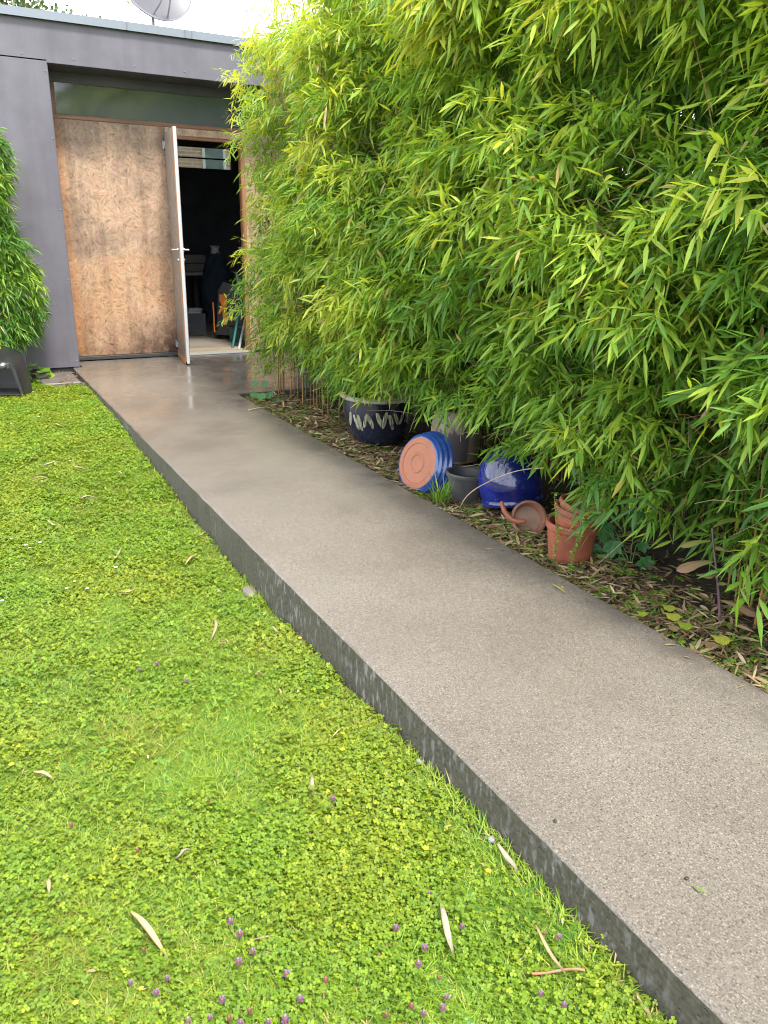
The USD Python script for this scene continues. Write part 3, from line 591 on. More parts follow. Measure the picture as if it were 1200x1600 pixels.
obj('mast', tube([(0, .13, 0), (0, .13, .70)], .022, 12), M['steel'], dish); obj('base_plate', box(-.25, .25, -.1, .36, 0, .012), M['steel'], dish)

# paving stone by the wall
obj('paving_stone', box(.70, 1.005, 7.16, 7.70, -.12, -.028, .008), M['paver'], label='small dark paving stone in the grass against the shed wall', cat='paving stone')

# ------------------------------------------------------------------ leaves
def leaves(P, D, S, L, W, droop, fold=0.25, sections=((0, .10), (.22, .85), (.55, 1.0), (1.0, 0))):
    """Lance-shaped leaves as one mesh: base points P, directions D, sideways vectors S; each bends down by droop and is folded along its midrib."""
    P, D, S = np.asarray(P, float), norm(D), np.asarray(S, float)
    N = len(P); L = np.broadcast_to(L, (N,))[:, None]; W = np.broadcast_to(W, (N,))[:, None]; dr = np.broadcast_to(droop, (N,))[:, None]
    S = norm(S - D * (S * D).sum(1, keepdims=True)); U = np.cross(D, S)
    cols, rows = [], []
    n = 0
    for t, w in sections:
        c = P + D * L * t + np.array([0, 0, -1.0]) * dr * L * t * t
        if w == 0 or w <= .1:
            cols.append(c); rows.append([n]); n += 1
        else:
            o = U * W * w * fold * .5
            cols += [c + S * W * w * .5 + o, c, c - S * W * w * .5 + o]; rows.append([n, n + 1, n + 2]); n += 3
    V = np.stack(cols, 1)
    tri = []
    for a, b in zip(rows[:-1], rows[1:]):
        if len(a) == 1:
            tri += [(a[0], b[1], b[0]), (a[0], b[2], b[1])]
        elif len(b) == 1:
            tri += [(a[0], a[1], b[0]), (a[1], a[2], b[0])]
        else:
            tri += [(a[0], a[1], b[1]), (a[0], b[1], b[0]), (a[1], a[2], b[2]), (a[1], b[2], b[1])]
    Fc = (np.arange(N) * n)[:, None, None] + np.array(tri)[None]
    return V.reshape(-1, 3), Fc.reshape(-1, 3), n, len(tri)


def sprays(O, A, n_lo=5, n_hi=9, length=(.07, .15), leaf=(.06, .102), width=(.0105, .0145), droop=(.05, .38), tint=None, scale=None):
    """Leafy twig ends: O origins, A axes. Leaves alternate left and right of the twig and hang from it. Returns leaf arrays and the spray of each leaf."""
    K = len(O); A = norm(A)
    cnt = rng.integers(n_lo, n_hi + 1, K); idx = np.repeat(np.arange(K), cnt)
    pos = np.concatenate([(np.arange(c) + 1) / c for c in cnt]); alt = np.concatenate([np.where(np.arange(c) % 2 == 0, 1.0, -1.0) * (np.arange(c) < c - 1) for c in cnt])
    up_ = np.array([0, 0, 1.0])
    side0 = norm(np.cross(A, up_) + 1e-6); roll = rng.normal(0, .7, K)
    side = side0 * np.cos(roll)[:, None] + np.cross(A, side0) * np.sin(roll)[:, None]
    sl = rng.uniform(*length, K)
    N = len(idx)
    a_, s_ = A[idx], side[idx]
    spread = rng.normal(.85, .28, N)
    D = norm(a_ * np.cos(spread * np.abs(alt))[:, None] + s_ * (np.sin(spread) * alt)[:, None] + rng.normal(0, .34, (N, 3)) + np.array([0, 0, -.22]))
    P = O[idx] + a_ * (sl[idx] * pos)[:, None] + np.array([0, 0, -.25]) * (sl[idx] * pos ** 2)[:, None]
    S = np.cross(D, up_) + rng.normal(0, .45, (N, 3))
    L = rng.uniform(*leaf, N) * rng.choice([1, 1, 1, .65], N) * (1 if scale is None else scale[idx]); W = rng.uniform(*width, N) * L / np.mean(leaf)
    t0 = (rng.normal(.52, .14, K) if tint is None else tint)[idx] + rng.normal(0, .09, N)
    r = rng.random(N); t0 = np.where(r < .012, rng.uniform(.94, 1.0, N), np.clip(t0, 0, .91))
    return dict(P=P, D=D, S=S, L=L, W=W, dr=rng.uniform(*droop, N), t=t0, i=idx)


def front_x(y, z):
    """The outer face of the hedge: bulging tiers that overhang the bed, drawn back at the foot and near the shed."""
    p = np.stack([np.zeros_like(y), y * 1.45, z * 2.1], -1)
    lump = meshkit.fbm(p + 3.3, 3, 21) - .5
    base = np.interp(z, [0, .3, .6, 1.1, 1.8, 2.6, 3.2], [2.46, 2.36, 2.26, 2.22, 2.24, 2.34, 2.5])
    far = np.interp(y, [1.2, 2.2, 3.4, 5.0, 6.4], [.0, -.01, .03, .10, .16])
    return base + far + lump * .78


clump_y = [0.55, 1.45, 2.2, 2.95, 3.7, 4.45, 5.2, 5.95]
clump_label = ['bamboo clump nearest the camera at the right edge', 'bamboo clump arching over the purple stemmed weed', 'bamboo clump drooping over the stacked terracotta pots', 'bamboo clump hanging over the upturned cobalt blue pot',
               'bamboo clump behind the beige glazed pot and leaning saucers', 'bamboo clump overhanging the dark blue pot with cream strokes', 'bamboo clump with bare orange canes left of the dark blue pot', 'last bamboo clump in the hedge beside the shed door']
O_, A_, T_, LAY = [], [], [], []


def hedge_top(y):
    return np.interp(y, [0, 1.5, 3, 4.2, 5.0, 5.8, 6.6], [3.1, 3.1, 3.05, 2.95, 2.85, 2.72, 2.6]) + .12 * np.sin(y * 5.3)


def foot(y):
    """Lowest leaves: over the pots the tiers lift, by the bare canes they end knee high."""
    return np.interp(y, [.9, 1.4, 1.7, 2.0, 2.25, 2.6, 3.0, 3.4, 3.9, 4.3, 4.6, 5.0, 5.5, 6.4], [.0, .02, .06, .10, .15, .19, .19, .25, .25, .21, .13, .15, .10, .03]) + .04 * np.sin(y * 17)


# tiers: caps of drooping sprays on lumps of the outer face
ncap = 760
cy = rng.uniform(.9, 6.35, ncap); cz = foot(cy) + .13 + (hedge_top(cy) - foot(cy) - .2) * rng.random(ncap) ** .92
cx = front_x(cy, cz) + rng.uniform(-.03, .16, ncap)
ct = np.clip(.50 + .45 * -(meshkit.fbm(np.stack([np.zeros_like(cy), cy * 1.45, cz * 2.1], -1) + 3.3, 3, 21) - .5) + .11 * (cz - 1.0) + np.interp(cy, [4.4, 5.6], [0, .03]) + rng.normal(0, .11, ncap), .1, .86)  # lighter tint on jutting lobes and higher up: brightness painted into the leaves
for k in range(ncap):
    big_ = rng.uniform(.75, 1.65); n = int(rng.integers(10, 17) * big_)
    th = rng.normal(0, .75, n); ph = np.abs(rng.normal(.25, .4, n))          # about the outward direction, and upward
    d = np.column_stack([-np.cos(th) * np.cos(ph), np.sin(th) * np.cos(ph), np.sin(ph)])
    o = np.array([cx[k], cy[k], cz[k]]) + d * np.array([.15, .21, .11]) * big_ * rng.uniform(.5, 1.0, (n, 1))
    O_.append(o); A_.append(d + np.array([-.05, .0, -.42]) + rng.normal(0, .5, (n, 3)))
    T_.append(ct[k] + .10 * (o[:, 2] - cz[k]) / .1 * .6 + rng.normal(0, .05, n)); LAY.append(np.zeros(n))  # upper sprays of a cap are tinted lighter, as if lit from above
# sheets of leaves behind the tiers
for layer, (n, dx, tn) in enumerate(((2400, .24, .42), (4200, .40, .37), (4600, .66, .30), (4200, 1.0, .28), (11000, 1.55, .28)), 1):  # tint darkens with depth: shade of the gaps put into leaf colour
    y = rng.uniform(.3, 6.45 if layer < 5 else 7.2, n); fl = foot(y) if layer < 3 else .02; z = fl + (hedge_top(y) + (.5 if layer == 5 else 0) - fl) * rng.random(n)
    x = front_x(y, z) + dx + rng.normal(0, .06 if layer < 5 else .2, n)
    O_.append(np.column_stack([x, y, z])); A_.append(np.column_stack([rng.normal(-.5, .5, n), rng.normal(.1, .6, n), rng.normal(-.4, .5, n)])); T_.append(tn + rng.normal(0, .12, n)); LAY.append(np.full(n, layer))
# far end of the hedge, seen side-on against the shed, and the loose wispy top
n = 900
z = rng.uniform(.08, 2.6, n); x = rng.uniform(2.28, 3.3, n); y = 6.25 + .16 * (meshkit.fbm(np.column_stack([x * 3, z * 2.2, z * 0]), 3, 31) - .5) * 2 + rng.normal(0, .05, n)
O_.append(np.column_stack([x, y, z])); A_.append(np.column_stack([rng.normal(-.35, .4, n), rng.normal(.45, .4, n), rng.normal(-.35, .45, n)])); T_.append(.58 + rng.normal(0, .12, n)); LAY.append(np.zeros(n))
n = 760
y = rng.uniform(4.0, 6.45, n); z = rng.uniform(2.25, 3.1, n); x = front_x(y, z) + rng.uniform(-.12, .9, n)
O_.append(np.column_stack([x, y, z])); A_.append(np.column_stack([rng.normal(-.4, .5, n), rng.normal(.2, .5, n), rng.normal(-.5, .4, n)])); T_.append(.68 + rng.normal(0, .1, n)); LAY.append(np.zeros(n))
O_, A_, T_, LAY = np.vstack(O_), np.vstack(A_), np.concatenate(T_), np.concatenate(LAY)
keep = (O_[:, 0] > 1.95) & (O_[:, 2] > .04)
O_, A_, T_, LAY = O_[keep], A_[keep], T_[keep], LAY[keep]
# hanging leaves must clear the pots below them
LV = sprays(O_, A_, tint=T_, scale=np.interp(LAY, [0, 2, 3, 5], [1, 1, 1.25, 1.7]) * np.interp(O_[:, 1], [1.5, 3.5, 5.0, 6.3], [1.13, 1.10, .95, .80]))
tip = LV['P'] + norm(LV['D']) * LV['L'][:, None]
ok = np.minimum(tip[:, 2], LV['P'][:, 2]) - LV['dr'] * LV['L'] * .8 > np.where(LAY[LV['i']] < 3, foot(LV['P'][:, 1]) + rng.normal(0, .05, len(LV['P'])), -.02)
px_, py_, pz2 = LV['P'].T
ok &= ~((py_ > 1.48) & (py_ < 1.88) & (pz2 < .58) & (px_ < 2.36)) & ~((py_ > 2.0) & (py_ < 2.34) & (pz2 < .20) & (px_ < 2.52))
LV = {k: v[ok] for k, v in LV.items()}
which = np.argmin(np.abs(LV['P'][:, 1][:, None] - np.array(clump_y)[None]), 1)
lay = LAY[LV['i']]
dist = np.linalg.norm(LV['P'] - np.array([0, 0, EYE]), axis=1)


def culm(x, y, h, lean, r, sides=6):
    t = np.linspace(0, 1, 9)
    p = np.column_stack([x + lean[0] * t ** 1.8, y + lean[1] * t ** 1.8, -.06 + h * t])
    rr = r * (1 - .6 * t); m = tube(p, rr, sides)
    rings = []
    for q in np.linspace(.06, .9, 8):
        c = np.array([np.interp(q, t, p[:, i]) for i in range(3)]); d = norm(np.array([lean[0] * 1.8 * q ** .8, lean[1] * 1.8 * q ** .8, h]))
        rings.append(tube([c - d * .004, c + d * .004], np.interp(q, t, rr) * 1.45, sides))
    return cat_m([m] + rings)


for c, yc in enumerate(clump_y):
    b = thing('bamboo', clump_label[c], 'bamboo', (0, 0, 0), group='bamboo clumps of the hedge')
    for k in range(22):
        x = (rng.uniform(2.86, 3.2) if 2 <= c <= 5 else rng.uniform(2.40, 3.1) if k > 8 or c < 2 else rng.uniform(2.36, 2.55)); y = yc + rng.uniform(-.37, .37)
        if c == 7:
            y = min(y, 6.02)
        lean = (-.05 if c == 7 else rng.normal(-.28, .15), -abs(rng.normal(.1, .1)) if c == 7 else rng.normal(.0, .28))
        obj('culm', culm(x, y, rng.uniform(2.2, 2.9), lean, rng.uniform(.0035, .0062)), M['culm'], b, True)
    sel = np.where(which == c)[0]
    # the largest leaves in sight as parts of their own, the rest as one mass of foliage
    big = sel[(lay[sel] == 0) & (LV['L'][sel] > .078)]
    big = big[np.argsort(dist[big] + rng.uniform(0, .5, len(big)))][:(300 if c in (1, 2, 3, 4, 5) else 120)]
    rest = np.setdiff1d(sel, big)
    V, Fc, nv_, _ = leaves(*(LV[k][rest] for k in ('P', 'D', 'S', 'L', 'W', 'dr')))
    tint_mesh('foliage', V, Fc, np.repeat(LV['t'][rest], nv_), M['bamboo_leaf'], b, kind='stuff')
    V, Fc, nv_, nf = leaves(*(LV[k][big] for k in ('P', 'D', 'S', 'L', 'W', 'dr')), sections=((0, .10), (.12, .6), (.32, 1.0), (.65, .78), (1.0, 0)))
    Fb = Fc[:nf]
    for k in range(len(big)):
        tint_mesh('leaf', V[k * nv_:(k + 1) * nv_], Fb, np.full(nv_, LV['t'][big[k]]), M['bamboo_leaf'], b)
    # twigs that carry the sprays, and dead ones
    tw = []
    sp = np.unique(LV['i'][sel]); sp = sp[LAY[sp] <= 1]; sp = rng.choice(sp, min(260, len(sp)), replace=False)
    for s in sp:
        o = O_[s]; a = norm(A_[s]); back = o + np.array([rng.uniform(.12, .3), rng.normal(0, .1), rng.uniform(-.12, .06)])
        tw.append(tube([back, (back + o) / 2 + [0, 0, .04], o, o + a * .12 + [0, 0, -.03]], [.0022, .0018, .0013, .0008], 3, False))
    obj('twig', cat_m(tw), M['culm'], b, kind='stuff')
    dt = []
    for k in range(240 if c >= 5 else 70):
        y = yc + rng.uniform(-.4, .4); z = rng.uniform(.2, 2.2 if c >= 5 else 1.6); x = float(front_x(np.array(y), np.array(z))) + rng.uniform(-.02, .2)
        p0 = np.array([x, y, z]); d = norm(np.array([-.35, rng.normal(.1, .6), rng.normal(.1, .5)])); l = rng.uniform(.12, .32)
        if p0[0] + d[0] * l < 2.06:
            continue
        dt.append(tube([p0, p0 + d * l * .5 + [0, 0, .01], p0 + d * l], [.0014, .0011, .0007], 3, False))
    obj('dead_twig', cat_m(dt), M['dry_twig'], b, kind='stuff')

# the bamboo at the left, in front of the pier
lb = thing('bamboo', 'separate bamboo bush at the left edge against the grey wall', 'bamboo')
n = 2100
z = .33 + 1.66 * rng.random(n); w = np.interp(z, [.27, .47, .63, .84, 1.14, 1.33, 1.48, 1.72, 1.9, 2.02], [.10, .30, .38, .38, .28, .16, .18, .26, .22, .08])
th = rng.uniform(-math.pi, math.pi, n); rad = np.sqrt(rng.uniform(.25, 1, n))
Ob = np.column_stack([.34 + w * rad * np.cos(th) + .06, 7.40 + .24 * rad * np.sin(th), z])
Ab = np.column_stack([np.cos(th) * .6, np.sin(th) * .6 - .25, rng.normal(-.5, .3, n)])
ok = (Ob[:, 1] < 7.62)
Ob, Ab = Ob[ok], Ab[ok]
LB = sprays(Ob, Ab, 5, 9, (.06, .12), (.06, .10), (.010, .014), tint=.42 + .10 * np.sin(Ob[:, 2] * 9) + rng.normal(0, .1, len(Ob)))
okl = (LB['P'][:, 1] + LB['D'][:, 1] * LB['L'] < 7.70)
LB = {k: v[okl] for k, v in LB.items()}
V, Fc, nv_, _ = leaves(*(LB[k] for k in ('P', 'D', 'S', 'L', 'W', 'dr')))
tint_mesh('foliage', V, Fc, np.repeat(LB['t'], nv_), M['bamboo_leaf'], lb, kind='stuff')
for k in range(14):
    obj('culm', culm(rng.uniform(.2, .52), rng.uniform(7.35, 7.62), rng.uniform(1.3, 1.9), (rng.normal(.05, .06), rng.normal(-.05, .03)), rng.uniform(.003, .005)), M['culm'], lb, True)
for p0, p1 in (((.60, 7.5, .75), (.80, 7.55, .62)), ((.55, 7.45, .6), (.78, 7.5, .52)), ((.5, 7.5, 1.0), (.68, 7.6, 1.42))):
    obj('twig', tube(spline([p0, (np.array(p0) + p1) / 2 + [0, 0, .03], p1], 5), .0016, 4), M['culm'], lb)

# dry stem that arches over the pots, and a pale blade at the right
obj('dead_cane', tube(spline([(2.17, 3.08, -.06), (2.15, 2.966, .08), (2.15, 2.82, .181), (2.16, 2.674, .265), (2.2, 2.509, .326)], 16), np.linspace(.003, .0018, 16), 6), M['dry_twig'], smooth=True, label='dry pale stem arching across the upturned blue pot', cat='cane')
V, Fc, nv_, _ = leaves([(2.02, 1.30, .582)], [(.06, .16, -.085)], [(0, -.4, 1)], .19, .016, .05, sections=((0, .5), (.3, 1), (.7, .8), (1.0, 0)))
tint_mesh('cut_blade', V, Fc, np.full(len(V), .8), M['broad'], label='stiff pale green blade poking from the hedge at right edge', cat='leaf')

# ------------------------------------------------------------------ pots
def place(m, axis, loc, roll=0.0):
    m = tm(m).copy(); T = trimesh.geometry.align_vectors([0, 0, 1], norm(np.array(axis, float))) @ Rz(roll, [0, 0, 1]); T[:3, 3] = loc
    m.apply_transform(T)
    return m


SZ = -.045
# dark blue pot with cream brush strokes
p = thing('glazed_pot', 'large dark blue glazed pot with cream brush strokes and pale rim', 'plant pot', (2.42, 4.42, SZ))
UsdGeom.Xformable(p).AddScaleOp().Set(Gf.Vec3f(1.08, 1.08, 1.06))
prof = [(0, 0), (.115, 0), (.135, .01), (.165, .06), (.192, .13), (.203, .20), (.204, .255), (.207, .282)]
obj('body', lathe(prof + [(.1895, .284), (.188, .25), (.187, .2), (.17, .12), (.12, .04), (0, .035)], 72), M['navy'], p, 35)
obj('rim', lathe([(.186, .283), (.219, .283), (.225, .290), (.224, .301), (.214, .308), (.192, .306), (.186, .298), (.186, .283)], 72), M['cream_rim'], p, 40)
obj('inner_wall', lathe([(.1855, .2), (.187, .25), (.188, .2825), (.1845, .2825), (.1835, .25), (.182, .2), (.1855, .2)], 48), M['clay_in'], p, 40)
obj('soil', lathe([(0, .205), (.1, .208), (.186, .2), (.186, .19), (0, .19)], 40), M['clay_in'], p)
pr_, pz_ = np.array([q[0] for q in prof[1:]]), np.array([q[1] for q in prof[1:]])
for k in range(13):
    a0 = -2.95 + k * .185 + rng.normal(0, .02); zt = .235 + rng.uniform(-.03, .008) - .012 * (k % 2); ln_ = rng.uniform(.07, .10); sk = (.22 if k % 3 else -.18) * rng.uniform(.6, 1.2)
    rows = []
    for q in np.linspace(0, 1, 7):
        z_ = zt - ln_ * q; r_ = np.interp(z_, pz_, pr_) + .0016; w_ = .13 * math.sin(math.pi * (.12 + .8 * q)) ** .6
        for u in (-.5, 0, .5):
            an = a0 + sk * (q - .5) * .6 + u * w_
            rows.append([(r_ + (.0012 if u == 0 else 0)) * math.cos(an), (r_ + (.0012 if u == 0 else 0)) * math.sin(an), z_])
    fc = [[i * 3 + j, i * 3 + 3 + j, i * 3 + 4 + j] for i in range(6) for j in range(2)] + [[i * 3 + j, i * 3 + 4 + j, i * 3 + 1 + j] for i in range(6) for j in range(2)]
    obj('brush_stroke', trimesh.Trimesh(np.array(rows), fc, process=False), M['cream_stroke'], p, True)
# beige pot
p = thing('glazed_pot', 'beige drip glazed pot with a dark grey patch behind the saucers', 'plant pot', (2.66, 3.86, SZ))
obj('body', lathe([(0, 0), (.125, 0), (.142, .01), (.150, .1), (.152, .18), (.145, .25), (.128, .30), (.12, .315), (.108, .318), (.104, .31), (.118, .27), (.13, .18), (.128, .05), (0, .04)], 64), M['beige_glaze'], p, 35)
obj('soil', lathe([(0, .235), (.122, .23), (.122, .225), (0, .225)], 32), M['soil'], p)
# leaning stack of three blue saucers
nrm = norm(np.array([-.93, -.15, .30])); uu = norm(np.array([0, 0, 1.0]) - nrm[2] * nrm); Rsa = .157
c0 = np.array([2.066, 3.41, -.035]) + uu * Rsa + np.array([.005, 0, .0])
for k, lab in enumerate(('unglazed terracotta underside of the front blue rimmed saucer leaning by the path', 'middle blue saucer of the leaning stack of three', 'rearmost blue saucer of the leaning stack, widest rim')):
    s = thing('saucer', lab, 'saucer')
    R_ = Rsa + .007 * k
    cc = c0 - nrm * (.029 * k) + uu * (.004 * k)
    outer = [(R_ - .018, .0), (R_ - .012, -.002), (R_ - .006, -.010), (R_ - .004, -.016), (R_ + .004, -.021), (R_ + .006, -.027), (R_ + .003, -.033), (R_ - .006, -.036), (R_ - .012, -.032), (R_ - .014, -.012), (R_ - .022, -.008), (0, -.008), (0, -.002), (R_ - .018, -.002), (R_ - .018, 0)]
    obj('side', place(lathe(outer, 72), nrm, cc), M['saucer_blue'], s, 40)
    obj('underside', place(lathe([(0, .001), (.040, .001), (.044, .006), (.052, .0065), (.058, .001), (.104, .001), (.107, .006), (.111, .006), (.116, .002), (R_ - .024, .002), (R_ - .0182, -.001), (0, -.0015)], 72), nrm, cc), M['pale_terracotta'], s, 40)
# black plastic nursery pot
p = thing('nursery_pot', 'small round black plastic pot half filled with soil', 'plant pot', (2.27, 3.165, SZ))
obj('body', lathe([(0, 0), (.070, 0), (.078, .03), (.094, .09), (.104, .15), (.098, .152), (.088, .09), (.066, .01), (0, .01)], 56), M['grey_plastic'], p, 35)
obj('rim', lathe([(.099, .148), (.112, .146), (.113, .160), (.107, .166), (.099, .162), (.099, .148)], 56), M['grey_plastic'], p, 40)
obj('soil', lathe([(0, .12), (.05, .122), (.096, .112), (.09, .108), (0, .108)], 32), M['soil'], p)
# cobalt pot turned over
p = thing('glazed_pot', 'shiny cobalt blue pot lying upside down on the bed', 'plant pot', (2.405, 2.955, SZ))
prof = [(0, .268), (.085, .268), (.10, .262), (.136, .215), (.158, .15), (.163, .10), (.156, .05), (.150, .03)]
ax = norm(np.array([-.06, .20, .97]))
obj('body', place(lathe((prof + [(.126, .03), (.136, .11), (.13, .16), (.09, .24), (0, .246)])[::-1], 80), ax, (0, 0, .045)), M['cobalt'], p, 35)
obj('rim', place(lathe([(.128, .0), (.152, .002), (.1565, .010), (.155, .020), (.149, .030), (.128, .03), (.128, .0)], 80), ax, (0, 0, .045)), M['cobalt'], p, 40)
# broken terracotta pot on its side in front of it
p = thing('broken_pot', 'small chipped terracotta pot lying under the blue pot', 'plant pot', (2.295, 2.70, SZ))
ax = norm(np.array([-.42, -.78, .46]))
bp = man(lathe([(0, -.10), (.05, -.10), (.072, .0), (.078, .012), (.083, .02), (.083, .045), (.073, .047), (.070, .03), (.063, .0), (.043, -.088), (0, -.088)], 48))
cut = man(trimesh.creation.icosphere(2, .042)).translate([.055, .07, .05])
obj('body', place(tm(bp - cut), ax, (0, 0, .055), .9), M['old_terracotta'], p, 35)
obj('soil', place(lathe([(0, .0), (.062, -.004), (.058, -.02), (0, -.02)], 32), ax, (0, 0, .055)), M['clay_in'], p)
sh_ = tube(spline([(2.215, 2.80, .075), (2.205, 2.745, .035), (2.225, 2.70, .012), (2.262, 2.67, .018)], 12), [.009, .011, .012, .012, .012, .012, .012, .012, .012, .012, .011, .008], 8)
obj('terracotta_shard', sh_, M['terracotta'], smooth=True, label='curved terracotta handle shard leaning under the blue rim', cat='shard')
# terracotta pots, one standing with two nested askew in it
p = thing('terracotta_pot', 'upright terracotta pot at the base of the nested stack', 'plant pot', (2.245, 2.345, SZ))
obj('body', lathe([(0, 0), (.082, 0), (.088, .006), (.104, .135), (.106, .145), (.096, .148), (.083, .02), (0, .012)], 64), M['terracotta'], p, 35)
obj('rim', lathe([(.096, .146), (.108, .145), (.113, .150), (.114, .170), (.110, .176), (.098, .174), (.096, .146)], 64), M['terracotta'], p, 40)
for k, (lab, loc, axk, sc) in enumerate((('lower nested terracotta pot with ribbed collar tilted right', (2.252, 2.35, SZ + .105), (.10, -.11, 1), .97), ('top terracotta pot of the tilted stack under the leaves', (2.255, 2.347, SZ + .133), (.16, -.17, 1), .93))):
    p = thing('terracotta_pot', lab, 'plant pot')
    prof = np.array([(0, 0), (.068, 0), (.074, .006), (.094, .08), (.097, .083), (.097, .088), (.0955, .091), (.0985, .094), (.0985, .099), (.097, .102), (.100, .105), (.1005, .110), (.092, .112), (.064, .014), (0, .012)]) * sc
    obj('body', place(lathe(prof, 64), axk, loc), M['terracotta'], p, 30)
    obj('rim', place(lathe(np.array([(.092, .111), (.103, .111), (.108, .116), (.108, .130), (.104, .136), (.093, .134), (.092, .111)]) * sc, 64), axk, loc), M['terracotta'], p, 40)

# ------------------------------------------------------------------ black collector box at the left
bx = thing('collector_box', 'black plastic garden collector box tipped open on the grass', 'collector box', (.36, 7.10, -.055), -.35)
def arch(w, h, r, n=8):
    pts = [(-w / 2, 0), (w / 2, 0)]
    for k in range(n + 1):
        a = k / n * math.pi / 2
        pts.append((w / 2 - .06 * (h - r) / h - r + r * math.cos(a), h - r + r * math.sin(a)))
    for k in range(n + 1):
        a = math.pi / 2 + k / n * math.pi / 2
        pts.append((-w / 2 + .06 * (h - r) / h + r + r * math.cos(a), h - r + r * math.sin(a)))
    return np.array(pts)
secs = [(-.24, .50, .27, .10), (-.20, .52, .29, .11), (-.04, .50, .365, .13), (.10, .46, .35, .12), (.14, .38, .28, .10)]
ncs = len(arch(1, .5, .1)); V = []
for y, w, h, r in secs:
    a = arch(w, h, r); V.append(np.column_stack([a[:, 0], np.full(len(a), y), a[:, 1]]))
for y, w, h, r in [(.12, .35, .25, .09), (-.04, .465, .335, .12), (-.20, .485, .26, .10), (-.24, .455, .235, .09)]:
    a = arch(w, h, r); V.append(np.column_stack([a[:, 0], np.full(len(a), y), a[:, 1] + .012]))
V = np.vstack(V); Fc = []
ns = 9
for k in range(ns):
    kk = (k + 1) % ns
    if k == 4:
        continue
    for i in range(ncs):
        j = (i + 1) % ncs
        Fc += [(k * ncs + i, k * ncs + j, kk * ncs + j), (k * ncs + i, kk * ncs + j, kk * ncs + i)]
for base, flip in ((4, 1), (5, 0)):
    for i in range(1, ncs - 1):
        t_ = (base * ncs, base * ncs + i, base * ncs + i + 1); Fc.append(t_[::-1] if flip else t_)
hm = trimesh.Trimesh(V, np.array(Fc), process=False); hm.fix_normals()
tilt = Rz(math.radians(-4), [1, 0, 0]); hm.apply_transform(tilt); obj('shell', hm, M['black_plastic'], bx, 35)
kb = box(.08, .17, -.246, -.225, .205, .255, .008); kb.apply_transform(tilt); obj('handle_recess', kb, M['grey_plastic'], bx)
kn = trimesh.creation.icosphere(2, .024); kn.apply_translation([.125, -.25, .236]); kn.apply_transform(tilt); obj('catch', kn, M['steel'], bx, True)

# ------------------------------------------------------------------ lawn cover
def blade_patch(n, r, h, w, lean, tint, seed, curl=.5):
    g = np.random.default_rng(seed)
    a, q = g.uniform(0, TAU, n), r * np.sqrt(g.random(n))
    P = np.column_stack([q * np.cos(a), q * np.sin(a), np.full(n, -.004)]); b = g.uniform(0, TAU, n)
    D = np.column_stack([np.cos(b) * lean, np.sin(b) * lean, g.uniform(.5, 1, n)])
    V, Fc, nv_, _ = leaves(P, D, np.column_stack([-np.sin(b), np.cos(b), b * 0]), h * g.uniform(.5, 1.2, n), w * g.uniform(.7, 1.3, n), curl * g.uniform(.3, 1.2, n), .3, ((0, .1), (.4, 1.0), (1, 0)))
    return V, Fc, np.repeat(np.clip(g.normal(tint, .22, n), 0, 1), nv_)


def clover_patch(n, r, size, seed, tint=.5):
    """Three leaflets on each stalk, nearly level, at different heights."""
    g = np.random.default_rng(seed)
    a, q = g.uniform(0, TAU, n), r * np.sqrt(g.random(n)); h = g.uniform(.006, .030, n); s = size * g.uniform(.6, 1.25, n)
    C = np.column_stack([q * np.cos(a), q * np.sin(a), h]); b = g.uniform(0, TAU, n); tx, ty = g.normal(0, .35, n), g.normal(0, .35, n)
    Vs, Fs, ts, at = [], [], [], 0
    tt = np.clip(g.normal(tint, .14, n), 0, 1)
    prof = [(0, 0), (.35, .42), (.8, .5), (1.0, 0.08), (.8, -.5), (.35, -.42)]
    for k in range(3):
        an = b + k * TAU / 3
        ca, sa = np.cos(an), np.sin(an)
        for i, (u, v) in enumerate(prof):
            x, y = ca * u - sa * v, sa * u + ca * v
            z = tx * x + ty * y + abs(v) * .25 - u * u * .12
            Vs.append(C + np.column_stack([x, y, z]) * s[:, None])
        ts.append(np.tile(tt + .05 * (k - 1), (6, 1)))
    V = np.stack(Vs, 1)                       # n, 18, 3
    tri = np.array([(k * 6, k * 6 + i, k * 6 + i + 1) for k in range(3) for i in range(1, 5)])
    Fc = (np.arange(n) * 18)[:, None, None] + tri[None]
    return V.reshape(-1, 3), Fc.reshape(-1, 3), np.vstack(ts).T.reshape(-1)


def rosette_patch(n, r, size, seed, tint=.55):
    g = np.random.default_rng(seed)
    Vs, Fs, T, at = [], [], [], 0
    for k in range(n):
        a, q = g.uniform(0, TAU), r * math.sqrt(g.random()); m_ = g.integers(4, 7); b = g.uniform(0, TAU) + np.arange(m_) * TAU / m_
        D = np.column_stack([np.cos(b), np.sin(b), g.uniform(.25, .8, m_)])
        V, Fc, nv_, _ = leaves(np.tile([q * math.cos(a), q * math.sin(a), .004], (m_, 1)), D, np.column_stack([-np.sin(b), np.cos(b), b * 0]), size * g.uniform(.6, 1.2, m_), size * .42, .5, .3, ((0, .1), (.3, .8), (.65, 1.0), (1, 0)))
        Vs.append(V); Fs.append(Fc + at); at += len(V); T.append(np.repeat(np.clip(g.normal(tint, .2, m_), 0, 1), nv_))
    return np.vstack(Vs), np.vstack(Fs), np.concatenate(T)


